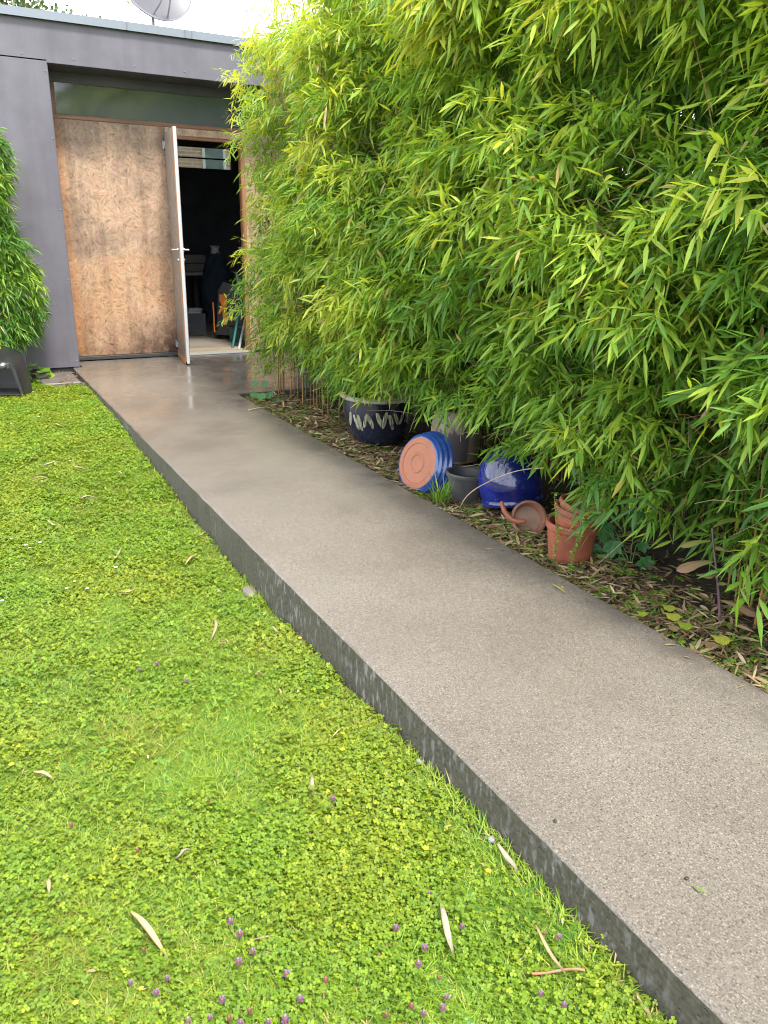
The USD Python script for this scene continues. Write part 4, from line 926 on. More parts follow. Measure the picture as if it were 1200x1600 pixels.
def scatter(name, protos, pts, scale, kind_data, tilt_=.12, pick=None):
    inst = UsdGeom.PointInstancer.Define(stage, numbered('/World/' + name))
    root = str(inst.GetPath())
    UsdGeom.Scope.Define(stage, root + '/prototypes')
    for k, (V, Fc, tt, mt) in enumerate(protos):
        tint_mesh(f'prototypes/{name}_tuft', V, Fc, tt, mt, inst.GetPrim()); inst.CreatePrototypesRel().AddTarget(f'{root}/prototypes/{name}_tuft' + (f'_{k:03d}' if k else ''))
    N = len(pts)
    yaw = rng.uniform(0, TAU, N); ax_ = rng.uniform(0, TAU, N); ti = rng.normal(0, tilt_, N) / 2
    # quaternion of a tilt about a level axis after a turn about z
    qz = np.column_stack([np.cos(yaw / 2), 0 * yaw, 0 * yaw, np.sin(yaw / 2)]); qt = np.column_stack([np.cos(ti), np.sin(ti) * np.cos(ax_), np.sin(ti) * np.sin(ax_), 0 * ti])
    w1, x1, y1, z1 = qt.T; w2, x2, y2, z2 = qz.T
    Q = np.column_stack([w1 * w2 - x1 * x2 - y1 * y2 - z1 * z2, w1 * x2 + x1 * w2 + y1 * z2 - z1 * y2, w1 * y2 - x1 * z2 + y1 * w2 + z1 * x2, w1 * z2 + x1 * y2 - y1 * x2 + z1 * w2])
    inst.CreatePositionsAttr(Vt.Vec3fArray.FromNumpy(np.ascontiguousarray(pts, np.float32)))
    inst.CreateOrientationsAttr(Vt.QuathArray([Gf.Quath(float(q[0]), Gf.Vec3h(float(q[1]), float(q[2]), float(q[3]))) for q in Q]))
    s = rng.uniform(*scale, N); inst.CreateScalesAttr(Vt.Vec3fArray.FromNumpy(np.ascontiguousarray(np.column_stack([s, s, s]), np.float32)))
    inst.CreateProtoIndicesAttr(Vt.IntArray.FromNumpy((rng.integers(0, len(protos), N) if pick is None else pick).astype(np.int32)))
    setdata(inst.GetPrim(), **kind_data)
    return inst


def lawn_points(n, x0=-1.7, x1=1.02, y0=.45, y1=7.65):
    x = rng.uniform(x0, x1, n); y = y0 + (y1 - y0) * rng.random(n)
    ok = ~((x > .68) & (x < 1.02) & (y > 7.13)) & ~((x < .66) & (y > 6.86)) & (x < 1.02 - .035 * (meshkit.fbm(np.stack([x * 0, y * 3.1, y * 0], -1), 3, 44)))
    x, y = x[ok], y[ok]
    return np.column_stack([x, y, lawn_z(x, y)])


def zone(p, s, seed):
    return meshkit.fbm(np.column_stack([p[:, 0] * s, p[:, 1] * s, np.zeros(len(p))]), 3, seed)


pts = lawn_points(24000); zc = zone(pts, 1.6, 61); edge = pts[:, 0] > .93
bare = np.exp(-(((pts[:, 0] - .36) / .30) ** 2 + ((pts[:, 1] - 1.95) / .42) ** 2)) + .8 * np.exp(-(((pts[:, 0] - .78) / .2) ** 2 + ((pts[:, 1] - 2.2) / .5) ** 2))
clov = pts[((zc > .50) | (rng.random(len(pts)) < .34)) & (rng.random(len(pts)) > bare * .85) & ~(edge & (rng.random(len(pts)) < .45))]
scatter('clover', [(*clover_patch(40, .055, .0060, 100 + k, .34 + .07 * k), M['clover']) for k in range(5)], clov, (.75, 1.3), dict(label='low clover leaves covering most of the lawn', cat='ground cover', kind='stuff'))
pts = lawn_points(46000); zc = zone(pts, 1.6, 61)
gr_ = pts[(zc < .52) | (rng.random(len(pts)) < .75) | (pts[:, 0] > .95)]
scatter('grass', [(*blade_patch(60, .05, .050, .0022, .85, .35 + .12 * k, 200 + k), M['grass']) for k in range(4)] + [(*blade_patch(70, .05, .028, .0020, .95, .55, 230), M['grass'])], gr_, (.7, 1.25),
        dict(label='short fine grass blades between the clover of the lawn', cat='grass', kind='stuff'))
pts = lawn_points(8000); pts = pts[zone(pts, 2.1, 73) > .42]
scatter('lawn_weed', [(*rosette_patch(5, .05, .020, 300 + k), M['weed']) for k in range(4)], pts, (.6, 1.2), dict(label='small oval leaved weeds scattered through the lawn', cat='weeds', kind='stuff'))

# yarrow: feathery leaves by the slab
def yarrow(seed):
    g = np.random.default_rng(seed); Vs, Fs, T, at = [], [], [], 0
    for k in range(16):
        b = g.uniform(0, TAU); L = g.uniform(.05, .09); ez = g.uniform(.35, .9); d = norm(np.array([math.cos(b), math.sin(b), ez])); o = np.array([g.normal(0, .03), g.normal(0, .03), 0])
        q = np.repeat(np.linspace(.2, 1, 14), 2); sgn = np.tile([1.0, -1.0], 14); side = np.array([-math.sin(b), math.cos(b), 0])
        P = o + d * (L * q)[:, None] + np.array([0, 0, -.5]) * (L * q ** 2)[:, None]
        D = d[None] * .55 + side[None] * sgn[:, None] + g.normal(0, .15, (28, 3)); V, Fc, nv_, _ = leaves(P, D, np.tile([0, 0, 1.0], (28, 1)) + d, .013 * (1.15 - .6 * q), .0022, .1, .2, ((0, .1), (.5, 1), (1, 0)))
        Vs.append(V); Fs.append(Fc + at); at += len(V); T.append(np.full(len(V), g.normal(.45, .12)))
        st = tube([o, o + d * L * .5 + [0, 0, -.125 * L], o + d * L + [0, 0, -.5 * L]], [.0009, .0008, .0005], 3, False); Vs.append(st.vertices); Fs.append(st.faces + at); at += len(st.vertices); T.append(np.full(len(st.vertices), .5))
    return np.vstack(Vs), np.vstack(Fs), np.concatenate(T)


for k, (x, y, n) in enumerate(((.90, 1.36, 5), (.93, .96, 6), (.97, 2.1, 4), (.30, 1.85, 0))):
    if not n:
        continue
    pp = np.column_stack([x + rng.normal(0, .05, n), y + rng.normal(0, .09, n)]); Vs, Fs, T, at = [], [], [], 0
    for q in range(n):
        V, Fc, tt = yarrow(400 + 10 * k + q); V = V + [min(pp[q, 0], .97), pp[q, 1], float(lawn_z(min(pp[q, 0], .97), pp[q, 1])) + .005]; Vs.append(V); Fs.append(Fc + at); at += len(V); T.append(tt)
    tint_mesh('yarrow', np.vstack(Vs), np.vstack(Fs), np.concatenate(T), M['weed'], label=['feathery yarrow patch beside the slab, middle one of three', 'feathery yarrow patch nearest the camera beside the slab', 'feathery yarrow patch farthest up the slab edge'][k], cat='weed')


def tuft(name, label, x, y, z, n, h, w, lean, mt, tint, seed, r=.03, category='grass tuft'):
    V, Fc, tt = blade_patch(n, r, h, w, lean, tint, seed, .55)
    tint_mesh(name, V + [x, y, z], Fc, tt, mt, label=label, cat=category)


tuft('grass_tuft', 'long bluish grass tuft in the lawn near the middle of the slab', .92, 3.45, float(lawn_z(.92, 3.45)), 70, .11, .004, .9, M['grass'], .25, 501, .08)
tuft('grass_tuft', 'grass tuft leaning on the slab by the yellow flower', .985, 2.25, float(lawn_z(.985, 2.25)), 45, .10, .005, .8, M['grass'], .45, 502, .05)
tuft('grass_tuft', 'tall thin grass stems by the slab near the camera', .985, .80, float(lawn_z(.985, .8)), 26, .12, .003, .5, M['grass'], .8, 503, .05)
tuft('grass_tuft', 'upright bright green grass tuft between the saucers and black pot', 2.105, 3.16, SZ, 60, .25, .008, .28, M['weed'], .5, 504, .035)
tuft('grass_tuft', 'loose grass arching in front of the black pot', 2.20, 3.02, SZ, 16, .13, .005, .9, M['weed'], .4, 505, .06)
tuft('grass_tuft', 'dull green grass tuft at the foot of the terracotta pot', 2.30, 2.20, SZ, 60, .09, .003, 1.0, M['weed'], .25, 506, .08)
# moss and dead grass along the slab foot
n = 2600
y = rng.uniform(.5, 7.1, n); x = 1.005 - np.abs(rng.normal(0, .035, n)); P = np.column_stack([x, y, lawn_z(x, y) + .004]); b = rng.uniform(0, TAU, n)
V, Fc, nv_, _ = leaves(P, np.column_stack([np.cos(b), np.sin(b), rng.uniform(.05, .6, n)]), rng.normal(0, 1, (n, 3)), rng.uniform(.02, .06, n), rng.uniform(.0015, .004, n), .4, .2, ((0, .1), (.4, 1), (1, 0)))
tint_mesh('dead_grass', V, Fc, np.repeat(np.clip(rng.normal(.45, .25, n), 0, .95), nv_), M['litter'], label='brown dead grass and litter along the foot of the slab', cat='litter', kind='stuff')

n = 5200
y = rng.uniform(.5, 7.0, n); cl_ = meshkit.fbm(np.column_stack([y * 0, y * 4.5, y * 0]), 3, 91); ok = rng.random(n) < np.clip((cl_ - .36) * 4.5, .06, 1); y = y[ok]; cl_ = cl_[ok]; n = len(y)
x = 1.018 - np.abs(rng.normal(0, .022, n)); b = rng.uniform(-1.9, 1.9, n)
V, Fc, nv_, _ = leaves(np.column_stack([x, y, lawn_z(x, y)]), np.column_stack([np.cos(b) * .45, np.sin(b) * .7, rng.uniform(.5, 1.0, n)]), np.column_stack([-np.sin(b), np.cos(b), b * 0]), rng.uniform(.03, .06, n) * (.6 + 1.4 * cl_), rng.uniform(.002, .0045, n), rng.uniform(.2, .7, n), .3, ((0, .1), (.4, 1), (1, 0)))
V[:, 0] = np.minimum(V[:, 0], 1.0235)
tint_mesh('edge_grass', V, Fc, np.repeat(np.clip(rng.normal(.6, .25, n), 0, 1), nv_), M['grass'], label='uneven fringe of longer grass leaning on the slab foot', cat='grass', kind='stuff')

n = 650
pp = lawn_points(n); n = len(pp); b = rng.uniform(0, TAU, n); pp[:, 2] += rng.uniform(.012, .032, n)
V, Fc, nv_, _ = leaves(pp, np.column_stack([np.cos(b), np.sin(b), rng.normal(0, .15, n)]), np.column_stack([-np.sin(b), np.cos(b), rng.normal(0, .4, n)]), rng.uniform(.015, .06, n) * rng.choice([.5, 1], n), rng.uniform(.0015, .006, n), .15)
tint_mesh('lawn_straw', V, Fc, np.repeat(np.clip(rng.normal(.62, .2, n), 0, .9), nv_), M['litter'], label='bits of dry straw and leaf caught in the lawn', cat='litter', kind='stuff')
n = 70
y = rng.uniform(.9, 6.0, n); x = 2.015 - np.abs(rng.normal(0, .05, n)); b = rng.uniform(0, TAU, n)
V, Fc, nv_, _ = leaves(np.column_stack([x, y, np.full(n, .004)]), np.column_stack([np.cos(b), np.sin(b), b * 0 + .06]), np.column_stack([-np.sin(b), np.cos(b), rng.normal(0, .3, n)]), rng.uniform(.012, .06, n), rng.uniform(.003, .008, n), .05)
tint_mesh('path_litter', V, Fc, np.repeat(np.clip(rng.normal(.4, .2, n), 0, .9), nv_), M['litter'], label='a few dry leaves strewn on the slab beside the bed', cat='litter', kind='stuff')

# flowers: one of each kind built with its parts, then copied
def flower_proto(name, parts):
    c = stage.CreateClassPrim('/World/' + name); used['/World/' + name] = 1
    x = UsdGeom.Xform.Define(stage, '/World/' + name); c = x.GetPrim(); c.SetSpecifier(Sdf.SpecifierClass)
    for pn, m, mt in parts:
        obj(pn, m, mt, c, True)
    return c


def head(col_r, h, seed, pet):
    g = np.random.default_rng(seed); ms = [lathe([(0, 0), (.0035, .001), (.0048, h * .4), (.0038, h * .8), (0, h)], 10)]
    return ms[0]


def petals(n, r0, r1, z, w, lift=.2):
    P = np.tile([0, 0, z], (n, 1)); b = np.arange(n) * TAU / n
    V, Fc, _, _ = leaves(P + np.column_stack([np.cos(b), np.sin(b), b * 0]) * r0, np.column_stack([np.cos(b), np.sin(b), np.full(n, lift)]), np.column_stack([-np.sin(b), np.cos(b), b * 0]), r1, w, .1, .2)
    return trimesh.Trimesh(V, Fc, process=False)


cp = flower_proto('purple_bloom', [('stem', tube([(0, 0, -.02), (0, 0, .02)], .001, 5), M['stem']), ('head', head(0, .014, 1, 0).apply_translation([0, 0, .018]), M['brown_head']),
                                   ('petals', cat_m([petals(5, .002, .0085, .022, .006, .5), petals(4, .002, .007, .029, .005, .8)]), M['purple'])])
cb = flower_proto('brown_bloom', [('stem', tube([(0, 0, -.02), (0, 0, .018)], .001, 5), M['stem']), ('head', cat_m([head(0, .016, 2, 0).apply_translation([0, 0, .016]), petals(6, .002, .005, .018, .004, .4)]), M['brown_head'])])
cyl = flower_proto('yellow_bloom', [('stem', tube([(0, 0, -.02), (0, 0, .026)], .0009, 5), M['stem']), ('petals', petals(5, .0005, .0085, .026, .009, .35), M['yellow'])])
cw = flower_proto('white_bloom', [('stem', tube([(0, 0, -.02), (0, 0, .03)], .0009, 5), M['stem']), ('petals', petals(12, .002, .009, .03, .004, .1), M['white']), ('centre', lathe([(0, .0345), (.003, .033), (.0035, .03), (0, .03)], 8), M['yellow'])])
purple = [(0.713, 1.498), (0.70, 1.477), (0.776, 1.127), (0.661, 1.078), (0.689, 1.008), (0.659, 0.981), (0.79, 1.019), (0.67, 0.897), (0.65, 0.878), (0.613, 0.888), (0.95, 0.896), (0.859, 0.775), (0.835, 0.815), (0.358, 1.256), (0.365, 1.215), (0.375, 1.165), (0.34, 1.15), (0.414, 1.079), (0.14, 1.203), (0.178, 1.155), (0.205, 1.181), (0.285, 1.085), (0.255, 1.065), (0.301, 1.028), (0.347, 1.006), (0.417, 1.019), (0.375, 0.991), (0.216, 1.073), (0.425, 2.417), (0.485, 2.424), (0.545, 2.265)]
brown = [(0.107, 1.723), (0.14, 1.856), (0.43, 1.653), (0.231, 1.556), (0.18, 1.268), (0.325, 1.045), (0.626, 1.055), (0.932, 0.922), (0.68, 0.94), (0.6, 0.91), (0.55, 0.919), (0.586, 0.87), (0.60, 1.04), (0.55, 1.058), (0.478, 1.035), (0.144, 2.42), (0.286, 1.046)]
yellow = [(0.826, 1.674), (0.764, 1.508), (1.005, 2.385), (0.945, 2.934), (0.04, 1.208), (0.155, 1.181), (0.836, 1.242), (0.926, 1.113), (-0.001, 2.031)]
white = [(0.218, 3.701), (0.266, 3.736), (0.529, 3.34), (0.344, 3.252), (0.303, 3.181), (0.379, 3.158), (0.061, 3.153), (0.153, 3.844), (0.204, 3.723), (0.579, 4.939), (0.341, 5.903), (0.527, 5.979)]
MARKS = [('the long tan sheath', .196, 1.298), ('the bleached white sheath', .755, 1.025), ('the brown stick', .89, .83), ('the curled tan sheath', .07, 1.955), ('the white pebble', 1.0, 1.14), ('the bluish pebble', 1.0, 1.54),
         ('the long bluish grass tuft', .92, 3.45), ('the paving stone', .85, 7.4), ('the flat tan stone', 1.0, 2.93), ('the black collector box', .4, 7.0), ('the brownish lawn patch', .74, 2.6)]
ORD = ['closest', 'second closest', 'third closest', 'fourth closest', 'fifth closest', 'sixth closest', 'seventh closest', 'eighth closest', 'ninth closest', 'tenth closest', 'eleventh closest', 'twelfth closest', 'thirteenth closest', 'fourteenth closest', 'fifteenth closest', 'sixteenth closest', 'seventeenth closest', 'eighteenth closest']


def by_mark(pts_, text):
    """A label for each of many alike things: how near it lies to the landmark next to it."""
    near = [min((math.hypot(x - mx, y - my), m) for m, (_, mx, my) in enumerate(MARKS)) for x, y in pts_]
    out = []
    for d, m in near:
        out.append(f"{text} in the lawn, {ORD[sorted(q[0] for q in near if q[1] == m).index(d)]} to {MARKS[m][0]}")
    return out


for nm, proto, lst, lab, grp in (('purple_flower', cp, purple, 'small purple flower head', 'purple flowers in the lawn'), ('brown_flower', cb, brown, 'faded brown flower head', 'faded brown flower heads in the lawn'),
                                 ('yellow_flower', cyl, yellow, 'tiny yellow flower', 'yellow flowers in the lawn'), ('daisy', cw, white, 'small white daisy', 'daisies in the lawn')):
    for (x, y), lb_ in zip(lst, by_mark(lst, lab)):
        x_ = min(x, 1.0)
        q = thing(nm, lb_, 'flower', (x_, y, float(lawn_z(x_, y)) + .012), rng.uniform(0, TAU), grp)
        k_ = float(rng.uniform(.62, 1.0)); UsdGeom.Xformable(q).AddScaleOp().Set(Gf.Vec3f(k_, k_, k_))
        q.GetReferences().AddInternalReference(proto.GetPath()); q.SetInstanceable(True)

# dry bamboo sheaths and sticks lying on the lawn
SHE = [(0.175, 1.368, 0.217, 1.228), (0.777, 1.084, 0.732, 0.967), (0.92, 0.938, 0.9, 0.82), (0.844, 0.854, 0.937, 0.805), (0.303, 1.488, 0.338, 1.492), (0.049, 1.983, 0.091, 1.927), (0.032, 1.555, 0.029, 1.502), (0.699, 1.597, 0.679, 1.539), (0.482, 3.061, 0.554, 3.071), (0.99, 1.166, 0.975, 1.069), (0.416, 4.923, 0.513, 4.923), (0.336, 4.686, 0.414, 4.656), (0.529, 4.284, 0.613, 4.29), (0.574, 4.779, 0.641, 4.765), (0.332, 4.005, 0.374, 3.941), (0.542, 3.429, 0.594, 3.544), (0.874, 2.978, 0.871, 2.915), (0.735, 2.5, 0.751, 2.453), (0.704, 2.516, 0.775, 2.715), (0.787, 4.615, 0.823, 4.579), (0.6, 5.744, 0.653, 5.708), (0.95, 3.563, 1.0, 3.571), (0.99, 0.719, 0.975, 0.669), (0.852, 7.05, 0.901, 6.97), (0.818, 3.266, 0.899, 3.343), (0.763, 2.205, 0.789, 2.196), (0.943, 2.523, 0.957, 2.48)]
SLAB = {0: 'long tan dry sheath pointing down right at the lower left', 1: 'bleached white dry sheath standing out on the lower lawn', 2: 'long thin tan blade lying beside the yarrow near the slab', 4: 'short pale sheath right above the longest tan one', 5: 'curled tan sheath near the left edge of the lower lawn', 9: 'pale dry sheath wedged against the foot of the slab', 22: 'brown sheath nearest the camera at the slab foot', 18: 'long thin straw lying in the brownish patch of the lawn', 15: 'thin straw beside a daisy in the middle of the lawn', 24: 'forked pale straw by the long bluish grass tuft'}
small = [k for k in range(len(SHE)) if k not in SLAB and k != 3]
for k, lb_ in zip(small, by_mark([((SHE[k][0] + SHE[k][2]) / 2, (SHE[k][1] + SHE[k][3]) / 2) for k in small], 'small pale dry sheath')):
    SLAB[k] = lb_
for k, (x0, y0, x1, y1) in enumerate(SHE):
    a, b2 = np.array([x0, y0]), np.array([x1, y1]); L = float(np.hypot(*(b2 - a))); w = {0: .013, 1: .014, 2: .008, 3: .005, 9: .014}.get(k, min(.011, L * .16))
    ts = np.linspace(0, 1, 9); c2 = a + (b2 - a) * ts[:, None]; nn = norm(np.array([-(b2 - a)[1], (b2 - a)[0]])); bow = rng.normal(0, .05) * L
    c2 = c2 + nn * (bow * np.sin(math.pi * ts))[:, None]; zz = lawn_z(c2[:, 0], c2[:, 1]) + .036 + .006 * np.sin(ts * 5 + k)
    if k == 3:
        obj('stick', tube(np.column_stack([c2, zz]), .0028, 7), M['brown_stick'], smooth=True, label='thin brown stick lying level across the lawn near the slab', cat='stick')
        continue
    prof_w = w * np.clip(np.sin(math.pi * (ts * .86 + .1)), .08, 1)
    rows = []
    for i in range(9):
        p0 = np.append(c2[i], zz[i]); nv3 = np.append(nn, 0)
        for u, dz in ((-.5, .0035), (-.2, -.0005), (.2, -.0005), (.5, .0035)):
            rows.append(p0 + nv3 * u * prof_w[i] + [0, 0, dz])
    fc = []
    for i in range(8):
        for j in range(3):
            q = i * 4 + j; fc += [(q, q + 1, q + 5), (q, q + 5, q + 4)]
    sheet = np.array(rows); bot = sheet - [0, 0, .0012]; nS = len(sheet); fc = np.array(fc)
    lab = SLAB.get(k)
    obj('dry_sheath', trimesh.Trimesh(np.vstack([sheet, bot]), np.vstack([fc, fc[:, ::-1] + nS]), process=False), M['pale_sheath'] if k in (1, 4, 7, 9, 10, 12, 16) else M['sheath'], smooth=True,
        label=lab or 'small pale dry bamboo sheath lying on the lawn', cat='dry sheath', group='small dry sheaths on the lawn' if k in small else None)

# stones
def rock(x, y, z, s, mt, label, cat, seed):
    m = trimesh.creation.icosphere(3, 1.0); m.vertices = m.vertices * (1 + .5 * (meshkit.fbm(m.vertices * 1.6 + seed, 3, seed)[:, None] - .5)) * s; m.apply_translation([x, y, z])
    obj('stone', m, mt, smooth=True, label=label, cat=cat)


rock(1.0, 2.93, float(lawn_z(1.0, 2.93)) + .012, (.028, .055, .02), M['stone'], 'flat tan stone against the slab foot', 'stone', 3)
rock(1.0, 1.54, float(lawn_z(1.0, 1.54)) + .02, (.008, .011, .008), M['pebble'], 'pale bluish pebble at the slab foot, farther one', 'pebble', 4)
rock(1.0, 1.20, float(lawn_z(1.0, 1.20)) + .02, (.008, .010, .007), M['pebble'], 'white pebble at the slab foot, nearer one', 'pebble', 5)
rock(1.221, .818, .003, (.005, .004, .003), M['black_plastic'], 'tiny black crumb lying on the slab near the camera', 'crumb', 6)
rock(1.085, 1.082, .003, (.004, .004, .003), M['black_plastic'], 'tiny black crumb near the slab edge', 'crumb', 7)
obj('twig', tube(spline([(1.891, 5.418, .004), (1.96, 5.44, .008), (2.044, 5.47, .004)], 6), .004, 6), M['dry_twig'], smooth=True, label='short dry twig on the slab by the ivy', cat='twig')
V, Fc, nv_, _ = leaves([(1.935, 2.10, .004), (1.215, .80, .004)], [(-.02, -.10, .02), (.0, -.05, .02)], [(1, 0, 0), (1, 0, 0)], [.11, .045], [.006, .006], .1)
for k, lab in enumerate(('pale grass blade lying on the slab by the bed', 'small green blade lying on the slab near the camera')):
    tint_mesh('fallen_blade', V[k * nv_:(k + 1) * nv_], Fc[:len(Fc) // 2], np.full(nv_, .9 if k == 0 else .6), M['weed'], label=lab, cat='blade')

# ------------------------------------------------------------------ bed litter and plants
n = 9000
y = rng.uniform(.75, 6.02, n); x = 2.025 + np.abs(rng.normal(0, .28, n)); ok = x < 3.1; x, y = x[ok], y[ok]; n = len(x)
b = rng.uniform(0, TAU, n); P = np.column_stack([x, y, bed_z(x, y) + rng.uniform(.001, .018, n)])
V, Fc, nv_, _ = leaves(P, np.column_stack([np.cos(b), np.sin(b), rng.normal(.02, .2, n)]), np.column_stack([-np.sin(b), np.cos(b), rng.normal(0, .5, n)]), rng.uniform(.035, .10, n), rng.uniform(.005, .014, n), rng.uniform(0, .15, n), rng.uniform(-.4, .4))
tint_mesh('leaf_litter', V, Fc, np.repeat(np.clip(rng.beta(1.7, 2.3, n), 0, 1), nv_), M['litter'], label='dry fallen bamboo leaves covering the bed beside the slab', cat='leaf litter', kind='stuff')
n = 800
y = rng.uniform(.9, 6.0, n); x = 2.04 + np.abs(rng.normal(0, .22, n)); 
scatter('bed_weed', [(*rosette_patch(4, .03, .02, 600 + k, .65), M['weed']) for k in range(3)] + [(*blade_patch(16, .03, .06, .003, .9, .5, 610), M['weed'])], np.column_stack([x, y, bed_z(x, y) + .004]), (.5, 1.3), dict(label='tiny green weeds sprouting in the litter of the bed', cat='weeds', kind='stuff'), pick=rng.integers(0, 4, n))


def palmate(size, lobes, depth, seed, fold=.12):
    """A lobed leaf blade from its stalk at the origin, along +x, with a raised midrib."""
    g = np.random.default_rng(seed); n = 61; th = np.linspace(-2.6, 2.6, n)
    r = np.zeros(n)
    for k in range(lobes):
        c = (k - (lobes - 1) / 2) * (4.2 / lobes); amp = 1 - .28 * abs(k - (lobes - 1) / 2) / (lobes / 2)
        r = np.maximum(r, amp * np.clip(1 - depth * np.abs(th - c) * 1.15, .35, 1))
    r *= 1 + .05 * np.sin(th * 23 + seed)
    pts_ = np.column_stack([r * np.cos(th) * .62 + .30, r * np.sin(th) * .62]); pts_ = np.vstack([[0, 0], pts_])
    mid = np.vstack([[0.12, 0], pts_ * .5 + np.array([.15, 0])])[1:]
    z = lambda q: -fold * np.abs(q[:, 1]) * 0 + fold * np.abs(q[:, 1]) - .18 * q[:, 0] ** 2 + .03 * np.sin(q[:, 0] * 9 + q[:, 1] * 7)
    V = np.vstack([[[.3, 0]], mid, pts_]); V3 = np.column_stack([V, z(V)]) * size; m_ = len(pts_); Fc = []
    for i in range(m_):
        j = (i + 1) % m_; Fc += [(0, 1 + i, 1 + j), (1 + i, 1 + m_ + i, 1 + m_ + j), (1 + i, 1 + m_ + j, 1 + j)]
    return V3, np.array(Fc)


def put_leaf(name, parent, V, Fc, p, d, nup, mt, tint):
    d = norm(np.array(d, float)); s = norm(np.cross(nup, d)); u = np.cross(d, s)
    tint_mesh(name, np.array(p) + V @ np.stack([d, s, u]), Fc, np.full(len(V), tint), mt, parent)


# sycamore seedling beside the terracotta stack
pl = thing('seedling', 'dark green lobed leaf seedling right of the terracotta pots', 'plant')
base = np.array([2.42, 2.16, SZ])
for k, (tgt, d, s, ti, lobes) in enumerate((((2.36, 2.275, .135), (-.35, -.35, -.45), .105, .35, 5), ((2.37, 2.225, .075), (-.3, -.3, -.6), .098, .45, 5), ((2.36, 2.275, .03), (-.5, .15, -.4), .07, .2, 3), ((2.36, 2.24, .0), (-.4, -.2, -.5), .072, .95, 3), ((2.39, 2.20, -.005), (-.2, -.5, -.3), .06, .7, 3),
                                                   ((2.44, 2.13, .01), (.1, -.6, -.45), .085, .3, 5), ((2.43, 2.13, .085), (-.1, -.5, -.5), .06, .25, 5), ((2.45, 2.2, .2), (-.3, -.3, -.5), .1, .3, 5))):
    V, Fc = palmate(s, lobes, .62, 700 + k); put_leaf('leaf', pl, V, Fc, tgt, d, (-.45, -.6, .65), M['broad'], ti)
    obj('stalk', tube(spline([base + rng.normal(0, .006, 3) * [1, 1, 0], (base + tgt) / 2 + [.01, .01, .03], tgt], 7), .0016, 5), M['stem'], pl, True)
# ivy by the corner of the slab
pl = thing('ivy', 'dark green ivy sprig at the corner of the slab under the canes', 'ivy')
base = np.array([2.22, 5.92, SZ])
for k, (tgt, d, s, ti) in enumerate((((2.16, 5.95, .015), (-.6, -.2, -.3), .085, .4), ((2.17, 5.86, .03), (-.4, -.5, -.4), .09, .6), ((2.20, 5.80, .045), (-.2, -.6, -.4), .075, .3), ((2.18, 5.98, .10), (-.6, .1, -.4), .075, .5), ((2.21, 5.88, .12), (-.5, -.4, -.5), .07, .45), ((2.24, 5.78, .0), (.0, -.6, -.5), .07, .2))):
    V, Fc = palmate(s, 5, .5, 720 + k); put_leaf('leaf', pl, V, Fc, tgt, d, (-.4, -.5, .75), M['broad'], ti)
    obj('stalk', tube(spline([base, (base + tgt) / 2 + [0, 0, .03], tgt], 6), .0015, 5), M['stem'], pl, True)
# purple stemmed sow thistle
pl = thing('sow_thistle', 'tall weed with purple stem and reddish green leaves', 'weed')
stm = spline([(2.32, 1.618, SZ), (2.32, 1.654, .092), (2.32, 1.691, .203), (2.325, 1.727, .30)], 14)
obj('stem', tube(stm, np.linspace(.0058, .003, 14), 8), plain('purple_stem', (.075, .04, .055), .5), pl, True)
for k, (i, d, s, w, ti) in enumerate(((13, (.10, -.50, .75), .13, .055, .45), (11, (-.55, .30, .10), .12, .042, .55), (8, (-.60, .20, .10), .15, .052, .85), (6, (-.55, -.05, .35), .125, .055, .6), (7, (.30, -.55, .2), .09, .042, .4), (5, (-.3, -.5, .5), .10, .048, .5), (3, (.25, -.6, .15), .14, .055, .9), (10, (-.25, -.5, .4), .10, .045, .7))):
    bs = norm(np.cross(d, (0, 0, 1.0))) + rng.normal(0, .2, 3)
    V, Fc, nv_, _ = leaves([stm[i]], [d], [bs], s, w, .35, .35, ((0, .1), (.15, .35), (.35, .6), (.5, .75), (.62, .95), (.78, 1.0), (.92, .6), (1, 0)))
    tint_mesh('leaf', V, Fc, np.full(len(V), ti) + np.linspace(-.15, .15, len(V)), M['purple_leaf'], pl)
for k, (x, y, s, ti) in enumerate(((2.20, 1.735, .07, .1), (2.17, 1.655, .065, .05), (2.205, 1.53, .075, .3), (2.12, 1.66, .05, .5), (2.14, 1.52, .06, .55), (2.24, 1.79, .06, .15), (2.115, 1.80, .045, .1))):
    V, Fc = palmate(s, 3, .3, 740 + k); pl = thing('ground_leaf', ['yellow green rounded leaf in the bed, farthest from the camera', 'light green leaf near the weed foot by the slab', 'pale yellow leaf right under the purple stem', 'small reddish leaf close to the slab', 'mottled leaf low beside the slab under the weed', 'lime green leaf beneath the reddish leaf of the weed', 'small lime leaf at the slab edge'][k], 'leaf')
    put_leaf('blade', pl, V, Fc, (x, y, float(bed_z(x, y)) + .03), (-.5, -.5, .1), (-.2, -.3, .9), M['purple_leaf'] if k in (3, 4) else M['weed'], [1.0, .85, 1.0, .8, .9, .95, .9][k])
    obj('stalk', tube([(x, y, float(bed_z(x, y)) - .01), (x, y, float(bed_z(x, y)) + .03)], .0014, 5), M['stem'], pl)
